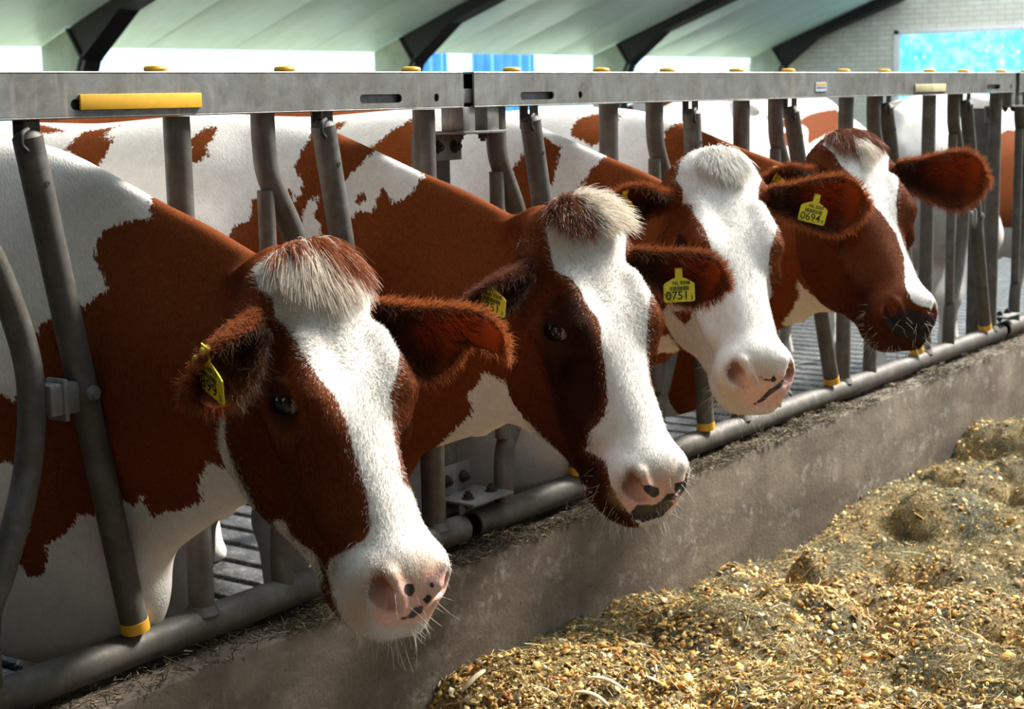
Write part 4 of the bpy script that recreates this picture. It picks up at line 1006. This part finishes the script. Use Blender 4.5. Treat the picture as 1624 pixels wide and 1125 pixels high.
def add_ear_fringe(info, n, seed=2):
    rng = np.random.default_rng(seed); Rt, D, Ln, C = [], [], [], []
    for e, EV, inner, uv in info['ears']:
        a = np.array(e['dir']); c = unit(np.array(e['open'])-a*(a @ np.array(e['open'])))
        rim = np.nonzero((np.abs(uv[:, 1]) > .80) | (uv[:, 0] > .93))[0]; ins = np.nonzero((inner > .5) & (uv[:, 0] < .75))[0]; outr = np.nonzero(inner < .5)[0]
        ctr = EV.mean(0)
        for sel, m, l0, l1 in ((rim, n, .010, .022), (ins, n//2, .015, .035), (outr, n//2, .006, .012)):
            k = sel[rng.integers(0, len(sel), m)]; p = EV[k]+rng.normal(size=(m, 3))*.002
            b2 = np.cross(c, a); lat = ((EV[k]-ctr) @ b2)[:, None]*b2
            if sel is rim: d = lat/(np.linalg.norm(lat, axis=1, keepdims=True)+.01)*.9+a*.5+c*rng.normal(size=(m, 1))*.35
            elif sel is ins: d = a*.6+c*.7+lat*6+rng.normal(size=(m, 3))*.3
            else: d = a*.9-c*.25+rng.normal(size=(m, 3))*.3
            Rt.append(p); D.append(d); Ln.append(rng.uniform(l0, l1, m))
            br = np.array(e.get('fringe', (.30, .085, .025))) if sel is not ins else np.array(e.get('infringe', (.09, .035, .015)))
            col = br*rng.uniform(.5, 1.3, (m, 1))
            if sel is rim and e.get('palerim'):
                pk = (uv[k, 1] > .6) & (uv[k, 0] < .75) & (rng.random(m) < .75); col[pk] = np.array([.55, .45, .40])*rng.uniform(.6, 1.1, (pk.sum(), 1))
            C.append(col)
    P = strands(np.concatenate(Rt), np.concatenate(D), np.concatenate(Ln), 4, sag=.1, curl=.5, rng=rng)
    return hair('ear_hair', P, .00040, np.concatenate(C), info['obj'])
def add_forelock(info, n, shape, seed=3):
    """shape(u, v, rng) -> head-frame direction, length, colour for roots spread over the poll"""
    rng = np.random.default_rng(seed); V, Ph, cow = info['V'], info['Ph'], info['cow']; N_ = vnormals(info)
    c0, rx, ry = shape['centre'], shape['rx'], shape['ry']
    q = ((Ph[:, 0]-c0[0])/rx)**2+((Ph[:, 1]-c0[1])/ry)**2
    cand = np.nonzero((q < 1) & (Ph[:, 2] > -.06))[0]; i = cand[rng.integers(0, len(cand), n)]
    ph = Ph[i]; nn = N_[i]; root = V[i]+rng.normal(size=(n, 3))*.003
    u = (ph[:, 0]-c0[0])/rx; v = (ph[:, 1]-c0[1])/ry
    d, ln, col = shape['fn'](u, v, rng)
    clump = np.floor(u*5+rng.random(n)*.8)*13+np.floor(v*7+rng.random(n)*.8)
    cr = np.random.default_rng(seed+9).normal(size=(400, 3))[(clump.astype(int)) % 400]*.22
    d = (d+cr) @ cow.R.T+nn*shape.get('lift', .4)+rng.normal(size=(n, 3))*shape.get('messy', .12)
    k = 7; d /= np.linalg.norm(d, axis=1, keepdims=True)
    down = np.array(shape.get('bend', (.9, 0, -.35))) @ cow.R.T
    t = np.linspace(0, 1, k)[None, :, None]
    P = root[:, None]+(d[:, None]*t+down[None, None]*(t**2)*shape.get('bendk', .8))*ln[:, None, None]
    # keep the locks outside the skull
    Pq = (P.reshape(-1, 3)-cow.pos) @ cow.R; sd = head_sdf(Pq.astype(np.float32), True).reshape(n, k)
    Pq = Pq.reshape(n, k, 3); push = np.maximum(.004+.012*rng.random((n, 1))*t[0, :, 0]-sd, 0); push[:, 0] = 0
    Pq[:, :, 2] += push*.9; P = Pq @ cow.R.T+cow.pos
    return hair('forelock', P, shape.get('rad', .0005), col, info['obj'])
def add_whiskers(info, n, seed=4, lower=True):
    rng = np.random.default_rng(seed); V, Ph, cow = info['V'], info['Ph'], info['cow']; N_ = vnormals(info)
    cand = np.nonzero(info['hd'][:len(Ph)] & (Ph[:, 0] > .40) & (Ph[:, 2] < -.02))[0]
    w = np.clip((Ph[cand, 0]-.40)/.1, 0, 1)*np.where(Ph[cand, 2] < -.10, 1.6, .5); i = cand[rng.choice(len(cand), n, p=w/w.sum())]
    nn = N_[i]; d = nn+rng.normal(size=(n, 3))*.25; d[:, 2] -= .25
    P = strands(V[i]-nn*.001, d, rng.uniform(.014, .048, n)*rng.uniform(.4, 1, n), 5, sag=.25, curl=.4, rng=rng)
    c = np.array([.75, .70, .62])*rng.uniform(.6, 1.1, (n, 1))
    return hair('whiskers', P, .00032, c, info['obj'])
def add_lashes(info, s_, seed=6):
    rng = np.random.default_rng(seed+s_); cow = info['cow']; e1, e2, n_ = eye_frame(s_); m = 34
    th = rng.uniform(.15*math.pi, .95*math.pi, m)
    p = EYE_P[s_]+.033*np.cos(th)[:, None]*e1+.0180*np.sin(th)[:, None]*e2+n_*-.001
    d = n_*.9+e2*np.where(True, -.15, 0)+np.cos(th)[:, None]*e1*.5+rng.normal(size=(m, 3))*.15
    P = strands(p @ cow.R.T+cow.pos, d @ cow.R.T, rng.uniform(.010, .018, m), 5, sag=.5, curl=.2, rng=rng)
    return hair('eyelashes', P, .00028, np.full((m, 3), .03)*rng.uniform(.3, 2., (m, 1)), info['obj'])
def add_tag(info, pos, right, up, small, mid, big, sub, w=.060, hgt=.037, sc=1.):
    """yellow ear tag: plate with a narrow neck and a stud; pos is the centre of the stud"""
    r = unit(right); u = unit(np.asarray(up)-r*(r @ np.asarray(up))); n_ = np.cross(r, u)
    M = Matrix(((*[float(a) for a in (r[0], u[0], n_[0])], float(pos[0])), (*[float(a) for a in (r[1], u[1], n_[1])], float(pos[1])), (*[float(a) for a in (r[2], u[2], n_[2])], float(pos[2])), (0, 0, 0, 1)))
    M = M @ Matrix.Scale(sc, 4); h = w/2; rr = .004
    poly = [(-.007, .006), (-.007, -.012), (-.013, -.014), (-h+.004, -.021), (-h, -.025)]
    bt = -.021-hgt
    poly += [(-h, bt+rr), (-h+rr*.3, bt+rr*.3), (-h+rr, bt), (h-rr, bt), (h-rr*.3, bt+rr*.3), (h, bt+rr), (h, -.025), (h-.004, -.021), (.013, -.014), (.007, -.012), (.007, .006)]
    t = B().prism(poly, M @ Matrix.Translation((0, 0, -.0008)), .0016).obj('ear_tag', M_TAG, info['obj'], smooth=False)
    B().tube([M @ Vector((0, 0, -.005)), M @ Vector((0, 0, .004)), M @ Vector((0, 0, .0055))], [.006, .006, .004], 18).obj('stud', M_TAG, t)
    inv = info['obj'].location
    def text(body, size, x, y):
        c = bpy.data.curves.new('lettering', 'FONT'); c.body = body; c.size = size; c.align_x = 'CENTER'; c.align_y = 'CENTER'; c.extrude = .0001; c.offset = .0002
        o = bpy.data.objects.new('lettering', c); COL.objects.link(o); dg = bpy.context.evaluated_depsgraph_get(); me = bpy.data.meshes.new_from_object(o.evaluated_get(dg)); bpy.data.objects.remove(o)
        me.transform(M @ Matrix.Translation((x, y, .0011))); me.materials.clear(); me.materials.append(M_INK)
        link('lettering', me, t)
    text(small, .0095, 0.004, -.0225)
    s = B(); rng = random.Random(big); x = -h*.62
    while x < h*.62:
        bw = rng.choice((.0007, .0012, .002)); s.box((x, -.0365, .0009), (x+bw, -.0285, .0012), 0, M); x += bw+rng.choice((.0008, .0012))
    s.obj('barcode', M_INK, t, smooth=False)
    text(big, .0225, -.004, bt+.0115); text(sub, .010, h-.006, bt+.007)
    return t
C1 = Cow((-1.535, -.445, 1.181), (-.183, -.577, -.796), (-.165, -.780, .603), [(-.46, -1.53), (-.2, -1.51), (-.02, -1.50), (.12, -1.50), (.4, -1.55), (2.3, -1.62)], dz=-.02)
C2 = Cow((-.86, -.482, 1.205), (-.241, -.539, -.807), (-.283, -.757, .590), [(-.46, -.86), (-.2, -.835), (-.02, -.83), (.12, -.83), (.4, -.88), (2.3, -.93)], dz=.0, bz=.13)
C3 = Cow((-.245, -.43, 1.282), (-.463, -.501, -.732), (-.434, -.592, .679), [(-.46, -.23), (-.2, -.15), (-.02, -.13), (.12, -.13), (.4, -.16), (2.3, -.2)], dz=.0, dzb=.05)
C4 = Cow((.467, -.421, 1.299), (-.461, -.566, -.683), (-.377, -.572, .728), [(-.46, .48), (-.2, .54), (-.02, .555), (.12, .56), (.4, .56), (2.3, .58)], dz=-.01, dzb=.05, bz=.10)
WH, RU, DK = np.array([.80, .73, .62]), np.array([.30, .085, .028]), np.array([.12, .04, .02])
def mixc(m, a, b, rng): return np.where((m > rng.random(len(m)))[:, None], a, b)*rng.uniform(.7, 1.1, (len(m), 1))
def lock_a(u, v, rng):
    d = np.stack([.9+.1*u, -.40*(v < .0)*(.4-v)+.05*v, np.full(len(u), .25)], 1)
    ln = rng.uniform(.024, .056, len(u))*(1-.3*np.abs(v)); red = np.where(v > -.1, np.where(u < .35, .9, .10), np.where(u < -.3, .75, .05)); return d, ln, mixc(red, RU, WH, rng)
def lock_b(u, v, rng):
    d = np.stack([np.where(v < -.1, .5, .15), np.where(v < -.1, -.45, .10), np.where(v < -.1, .4, .8)], 1)
    ln = np.where(v < -.1, rng.uniform(.025, .045, len(u)), rng.uniform(.03, .062, len(u))); return d, ln, mixc(np.where(v < -.12, .92, .03), np.array([.17, .055, .025]), WH, rng)
def lock_c(u, v, rng):
    d = np.stack([.7-.6*(v < -.4), .5*v, np.full(len(u), .35)], 1); return d, rng.uniform(.014, .032, len(u)), mixc(np.full(len(u), .0), RU, np.array([.82, .79, .74]), rng)
def lock_d(u, v, rng):
    d = np.stack([np.full(len(u), .8), .45*v, np.full(len(u), .2)], 1); wm = (np.abs(v-.05) < .28) & (u > .1)
    return d, np.where(wm, rng.uniform(.03, .05, len(u)), rng.uniform(.014, .028, len(u))), mixc(np.where(wm, .05, .95), np.array([.19, .06, .028]), WH, rng)
LOCKS = {'a': dict(centre=(-.012, .0), rx=.042, ry=.076, fn=lock_a, lift=.55, bendk=.7), 'b': dict(centre=(-.015, .005), rx=.045, ry=.07, fn=lock_b, lift=.5, bendk=.45, messy=.2),
         'c': dict(centre=(.0, .005), rx=.04, ry=.05, fn=lock_c, lift=.45, bendk=.8, messy=.25), 'd': dict(centre=(-.01, .0), rx=.055, ry=.07, fn=lock_d, lift=.35, bendk=.7)}
LABEL = {'a': 'red and white cow nearest the camera, broad white blaze and rusty forelock', 'b': 'second cow with near-black cheek, white blaze and tag 0751',
         'c': 'third cow with nearly all white face and tag 0694 in its ear', 'd': 'fourth cow with dark red face, narrow blaze and dirty dark nose'}
HERD = {}
for key, cw, res, ncoat in (('a', C1, .0048, 125000), ('b', C2, .0052, 92000), ('c', C3, .006, 66000), ('d', C4, .0065, 50000)):
    face = {'d': lambda V, Ph, hd: np.where(hd, .42+.35*sstep(Ph[:, 0], .25, .42)*sstep(-Ph[:, 2], .02, .10), 0), 'a': lambda V, Ph, hd: np.where(hd, .30*sstep(-Ph[:, 2], .03, .12), .12),
            'b': lambda V, Ph, hd: np.where(hd, .15+.45*sstep(-Ph[:, 2], .02, .10)*sstep(Ph[:, 0], .1, .35), .10)}.get(key)
    info = HERD[key] = build_cow('cow', cw, LABEL[key], 'cows with their heads through the feed fence', PATCH[key], EARS[key], h=res, dark=face)
    for sd in (-1, 1): add_eye(info, sd); add_lashes(info, sd)
    add_coat(info, ncoat); add_ear_fringe(info, 2600); add_forelock(info, 5200 if key in 'ab' else 3600, LOCKS[key]); add_whiskers(info, 170)
    for (p, r, u, sm, md, bg_, sb) in TAGS[key]: add_tag(info, p, r, u, sm, md, bg_, sb, sc=1.3 if key == 'a' else 1.)
# cows standing in the barn behind the fence
def side_patches(*polys): return {z: dict(o=(0, 0, 0), e1=(0, 1, 0), e2=(0, 0, 1), polys=[('white', sg, p) for sg, p in polys]) for z in ('body', 'head')}
CB = Cow((0, -.50, 1.10), (0, -.62, -.78), (0, -.78, .62), [(-.46, 0), (2.3, 0)])
R90 = math.pi/2
fr = [(-.6, .2), (-.6, 1.5), (.1, 1.5), (.05, 1.1), (-.15, .9), (-.3, .5)]
PB = [dict(body=BACK[k], head=BACK[k]) for k in ('e', 'f')]+[side_patches((-1, [(.2, 1.5), (.7, 1.5), (.8, .8), (.3, .7)]), (-1, [(1.2, 1.5), (1.7, 1.5), (1.5, 1.1)]), (-1, fr))]
for (pl, lb, pt) in (((5.27, 2.0, R90), 'white cow with red back patches standing sideways behind the fourth cow', PB[0]),
                     ((6.02, 1.05, R90), 'white cow with a large brown flank patch by the right picture edge', PB[1]),
                     ((9.6, 5.6, -R90-.3), 'distant red and white cow far back in the barn', PB[2])):
    build_cow('cow', CB, lb, 'cows standing inside the barn', pt, [dict(side=sd, dir=(sd*.95, -.1, -.2), open=(0, -1, -.2), len=.19, wid=.06) for sd in (-1, 1)], h=.016, base_white=.06, base_body=.06, place=pl, root_red=False)
# ------------------------------------------------------------------ feed on the alley floor
def vnoise(x, y, seed):
    r = np.random.default_rng(seed); T = r.random((64, 64))
    xi, yi = np.floor(x).astype(int), np.floor(y).astype(int); fx, fy = x-xi, y-yi; fx = fx*fx*(3-2*fx); fy = fy*fy*(3-2*fy)
    a, b_, c, d = T[xi % 64, yi % 64], T[(xi+1) % 64, yi % 64], T[xi % 64, (yi+1) % 64], T[(xi+1) % 64, (yi+1) % 64]
    return (a*(1-fx)+b_*fx)*(1-fy)+(c*(1-fx)+d*fx)*fy
def fbm(x, y, sc, seed, o=4):
    v = 0; am = 1; tot = 0
    for i in range(o): v = v+am*vnoise(x*sc*2**i+17*i, y*sc*2**i+5*i, seed+i); tot += am; am *= .5
    return v/tot
HC = prof([-3, -1.25, -1.02, -.91, -.82, -.62, -.41, -.12, .01, .23, .37, .55, .91, 1.12, 1.31, 1.94, 2.24, 2.8, 8], [.0, .02, .17, .235, .28, .30, .265, .28, .23, .17, .20, .18, .16, .20, .215, .19, .225, .20, .2], 2500)
_cr = np.random.default_rng(33); CL = np.stack([_cr.uniform(-1.1, 4.2, 190), _cr.uniform(-2.2, -.12, 190), _cr.uniform(.08, .24, 190), _cr.uniform(.03, .105, 190)], 1)
def clumps(x, y):
    wx = x+.05*(fbm(x, y, 9, 61, 2)-.5); wy = y+.05*(fbm(x+9, y, 9, 67, 2)-.5); h = np.zeros_like(x)
    for cx_, cy_, r, a in CL:
        d2 = ((wx-cx_)**2+(wy-cy_)**2)/(r*r); h = np.maximum(h, a*np.clip(1-d2, 0, 1)**.6)
    return h
def feed_h(x, y):
    t = -.09-y
    base = HC(x)*(1-.30*sstep(t, .0, .5))+.05*sstep(t, .25, .9)*sstep(x, -1.2, -.4)
    left = sstep(x+.35*t, -1.12, -.80)
    base = base*left*(1-sstep(t, 1.9, 2.6))
    n = (fbm(x, y, 2.1, 3, 4)-.5)*.14+(fbm(x, y, 16, 21, 3)-.5)*.04+(clumps(x, y)-.03)*sstep(x+.45*t, -.55, .35)+(clumps(x, y)-.03)*.35
    return np.maximum(base+n*np.clip(base*6, 0, 1)-.004, -.02)
def m_feed():
    m, nt, b = new_mat('chopped_feed'); v = geoco(nt)
    f = noise(nt, v, 160, 3, .7); g = noise(nt, v, 5, 4, .6)
    c1 = ramp(nt, f, [(.3, (.035, .022, .006)), (.5, (.22, .14, .04)), (.7, (.50, .36, .14))])
    c2 = ramp(nt, f, [(.3, (.012, .011, .005)), (.55, (.07, .06, .022)), (.75, (.22, .19, .09))])
    L(nt, mix(nt, mrange(nt, g, .46, .60), c1, c2), b.inputs['Base Color']); b.inputs['Roughness'].default_value = .8
    bump(nt, f, b, .8, .01); return m
def m_bits():
    m, nt, b = new_mat('feed_bits')
    a = N(nt, 'ShaderNodeAttribute', attribute_name='bit_col').outputs['Color']; L(nt, a, b.inputs['Base Color']); b.inputs['Roughness'].default_value = .65
    return m
gx = np.arange(-1.5, 4.6, .011); gy = np.arange(-2.7, -.088, .011)
X, Y = np.meshgrid(gx, gy, indexing='ij'); Z = feed_h(X, Y)
n0, n1 = X.shape; ii = np.arange(n0*n1).reshape(n0, n1)
Fq = np.stack([ii[:-1, :-1], ii[1:, :-1], ii[1:, 1:], ii[:-1, 1:]], -1).reshape(-1, 4)
keep = (Z.ravel()[Fq].max(1) > .0)
me = fast_mesh('feed_heap', np.stack([X.ravel(), Y.ravel(), Z.ravel()], 1), Fq[keep]); me.polygons.foreach_set('use_smooth', [True]*len(me.polygons)); me.materials.append(m_feed())
heap = bpy.data.objects.new('feed_heap', me); COL.objects.link(heap)
tag(heap, 'heap of golden chopped maize and hay feed along the concrete curb', 'feed', None, 'stuff')
def scatter(n, rng):
    # denser near the camera
    x = rng.uniform(-1.4, 4.2, n*3); y = rng.uniform(-2.4, -.09, n*3)
    d = np.hypot(x+3.33, y+2.13); keep_ = rng.random(n*3) < np.clip((2.2/d)**1.6, .08, 1); x, y = x[keep_][:n], y[keep_][:n]
    z = feed_h(x, y); ok = z > .004; return x[ok], y[ok], z[ok]
def hayness(x, y): return np.clip(sstep(fbm(x, y, 2.6, 40, 4)+.085*x+.03*(y+1.), .44, .56)*.8+sstep(fbm(x, y, 7.5, 51, 3), .52, .60)*.55-.1, 0, 1)*(.12+.88*sstep(x+.3*(y+.5), -.9, .1))
def frame_at(x, y):
    e = .012; gx_ = (feed_h(x+e, y)-feed_h(x-e, y))/(2*e); gy_ = (feed_h(x, y+e)-feed_h(x, y-e))/(2*e)
    nn = np.stack([-gx_, -gy_, np.ones_like(gx_)], 1); return nn/np.linalg.norm(nn, axis=1, keepdims=True)
rg = np.random.default_rng(5)
def pal(n, cols, w): return np.array(cols)[rg.choice(len(cols), n, p=np.array(w)/sum(w))]*rg.uniform(.75, 1.2, (n, 1))
# chips
x, y, z = scatter(120000, rg); hay = hayness(x, y)
k = rg.random(len(x)) > hay*.80; x, y, z = x[k], y[k], z[k]; n = len(x)
nn = frame_at(x, y)+rg.normal(size=(n, 3))*.6; nn /= np.linalg.norm(nn, axis=1, keepdims=True)
a = rg.normal(size=(n, 3)); a -= nn*(a*nn).sum(1, keepdims=True); a /= np.linalg.norm(a, axis=1, keepdims=True); b_ = np.cross(nn, a)
sz = np.exp(rg.normal(-5.48, .48, n))[:, None]; asp = rg.uniform(.35, .9, n)[:, None]
c = np.stack([x, y, z+.002+rg.random(n)*.006], 1)
P = np.stack([c-a*sz-b_*sz*asp, c+a*sz*.8-b_*sz*asp*.9, c+a*sz*1.1+b_*sz*asp*.4, c+a*sz*.3+b_*sz*asp, c-a*sz*.9+b_*sz*asp*.5], 1)
P = np.concatenate([P, P-(nn*sz*.12)[:, None]], 1)
colr = pal(n, [(.66, .42, .11), (.54, .29, .05), (.80, .60, .25), (.88, .76, .48), (.58, .22, .04), (.20, .11, .02)], [5, 4, 4, 1.3, 1.6, 2.6])
V = P.reshape(-1, 3); base = (np.arange(n)*10)[:, None]
tri = np.concatenate([base+np.array([[0, 1, 2]]), base+np.array([[0, 2, 3]]), base+np.array([[0, 3, 4]]),
      *[base+np.array([[i, 5+i, 5+(i+1) % 5]]) for i in range(5)], *[base+np.array([[i, 5+(i+1) % 5, (i+1) % 5]]) for i in range(5)]])
me = fast_mesh('feed_chips', V, tri); attr(me, 'bit_col', np.repeat(np.c_[colr, np.ones(n)], 10, 0), 'FLOAT_COLOR')
M_BITS = m_bits(); me.materials.append(M_BITS)
link('feed_chips', me, heap)['kind'] = 'stuff'
# straws: bent three-sided blades
def blades(n_, lmu, wid, cols, w, hayonly, name):
    x, y, z = scatter(n_, rg); hay = hayness(x, y)
    k = rg.random(len(x)) < (hay*.94+.05 if hayonly else .5); x, y, z = x[k], y[k], z[k]; n = len(x)
    nn = frame_at(x, y); d = rg.normal(size=(n, 3)); d -= nn*(d*nn).sum(1, keepdims=True)*rg.uniform(.45, 1.0, n)[:, None]; d /= np.linalg.norm(d, axis=1, keepdims=True)
    ln = np.exp(rg.normal(lmu, .4, n)); s_ = np.cross(nn, d); s_ /= np.linalg.norm(s_, axis=1, keepdims=True); up = np.cross(d, s_)
    bend = rg.normal(size=(n, 1))*.25; w0 = wid*rg.uniform(.6, 1.4, n)[:, None]
    c = np.stack([x, y, z+.003+rg.random(n)*.010], 1); V = []
    for t in (-.5, 0, .5):
        p = c+d*(t*ln)[:, None]+s_*(bend*ln[:, None])*(t*t)*2-nn*(abs(t)*.15*ln)[:, None]*rg.uniform(0, 1, (n, 1))
        V += [p-s_*w0*.5, p+s_*w0*.5, p+up*w0*.6]
    V = np.stack(V, 1); base = (np.arange(n)*9)[:, None]; q = []
    for r in (0, 3):
        for i in range(3): q.append(base+np.array([[r+i, r+(i+1) % 3, r+3+(i+1) % 3, r+3+i]]))
    colr = pal(n, cols, w)
    me = fast_mesh(name, V.reshape(-1, 3), np.concatenate(q)); attr(me, 'bit_col', np.repeat(np.c_[colr, np.ones(n)], 9, 0), 'FLOAT_COLOR'); me.materials.append(M_BITS)
    link(name, me, heap)['kind'] = 'stuff'
blades(230000, -3.85, .0011, [(.20, .17, .05), (.36, .30, .11), (.11, .105, .04), (.66, .58, .32), (.04, .038, .016)], [4, 3, 4.5, 1.8, 5], True, 'hay_stems')
blades(6000, -3.3, .0020, [(.72, .58, .28), (.80, .70, .45), (.55, .38, .14)], [3, 2, 2], False, 'straw_pieces')
# dark litter along the ledge of the curb
n = 26000; x = rg.uniform(-2.2, 4, n); y = rg.uniform(-.095, .02, n)
k = rg.random(n) < (.25+.75*(fbm(x, y, 5, 77, 3) > .5)); x, y = x[k], y[k]; n = len(x)
d = rg.normal(size=(n, 3)); d[:, 2] *= .25; d /= np.linalg.norm(d, axis=1, keepdims=True); s_ = np.cross([0, 0, 1], d); s_ /= np.maximum(np.linalg.norm(s_, axis=1, keepdims=True), 1e-6); up = np.cross(d, s_)
ln = np.exp(rg.normal(-4.2, .45, n)); V = []; c = np.stack([x, y, .471+rg.random(n)*.022*sstep(fbm(x, y, 9, 91, 2), .42, .62)], 1)
for t in (-.5, 0, .5):
    p = c+d*(t*ln)[:, None]; V += [p-s_*.0009, p+s_*.0009, p+up*.0012]
V = np.stack(V, 1); base = (np.arange(n)*9)[:, None]; q = []
for r in (0, 3):
    for i in range(3): q.append(base+np.array([[r+i, r+(i+1) % 3, r+3+(i+1) % 3, r+3+i]]))
me = fast_mesh('ledge_litter', V.reshape(-1, 3), np.concatenate(q)); colr = pal(n, [(.045, .034, .016), (.09, .065, .03), (.25, .18, .07), (.5, .38, .18)], [6, 4, 1.3, .5])
attr(me, 'bit_col', np.repeat(np.c_[colr, np.ones(n)], 9, 0), 'FLOAT_COLOR'); me.materials.append(M_BITS)
o = bpy.data.objects.new('ledge_litter', me); COL.objects.link(o)
tag(o, 'dark crumbs of hay lying on the curb ledge under the bottom rail', 'litter', None, 'stuff')
# pale husk leaves lying on the heap
M_HUSK = plain('dry_maize_husk', (.78, .64, .40), .7, 0, .15, 90, .2)
def husk(x, y, a, ln, wd, curl, label):
    n = 14; V = []; ends = [(x+math.cos(a)*q*ln, y+math.sin(a)*q*ln) for q in (-.5, .5)]
    za, zb = [float(feed_h(np.array([ex]), np.array([ey]))[0])+.012 for ex, ey in ends]
    for k in range(n+1):
        t = k/n-.5; px_, py_ = x+math.cos(a)*t*ln-math.sin(a)*curl*t*t*ln, y+math.sin(a)*t*ln+math.cos(a)*curl*t*t*ln
        z = za+(zb-za)*(t+.5)+.012*(1-4*t*t); w = wd*max(.12, 1-(2*t)**4)
        for sg, dz in ((-1, 0), (0, .004), (1, 0), (1, -.0012), (0, .0028), (-1, -.0012)): V.append((px_-math.sin(a)*sg*w, py_+math.cos(a)*sg*w, z+dz))
    F = [(k*6+i, k*6+(i+1) % 6, (k+1)*6+(i+1) % 6, (k+1)*6+i) for k in range(n) for i in range(6)]+[(5, 4, 3, 2, 1, 0), tuple(n*6+i for i in range(6))]
    tag(mesh_from('maize_husk', V, F, M_HUSK), label, 'husk', 'maize husks on the feed')
HUSKS = [(-.80, -.17, -.1, .075, .008, .3, 'short tan maize husk at the left tip of the feed heap'),
         (-.71, -.40, 1.75, .085, .0075, .4, 'long pale maize husk, left of the two lying side by side'),
         (-.66, -.40, 2.0, .080, .0065, .2, 'long pale maize husk, right of the two lying side by side')]
for h_ in HUSKS: husk(*h_)
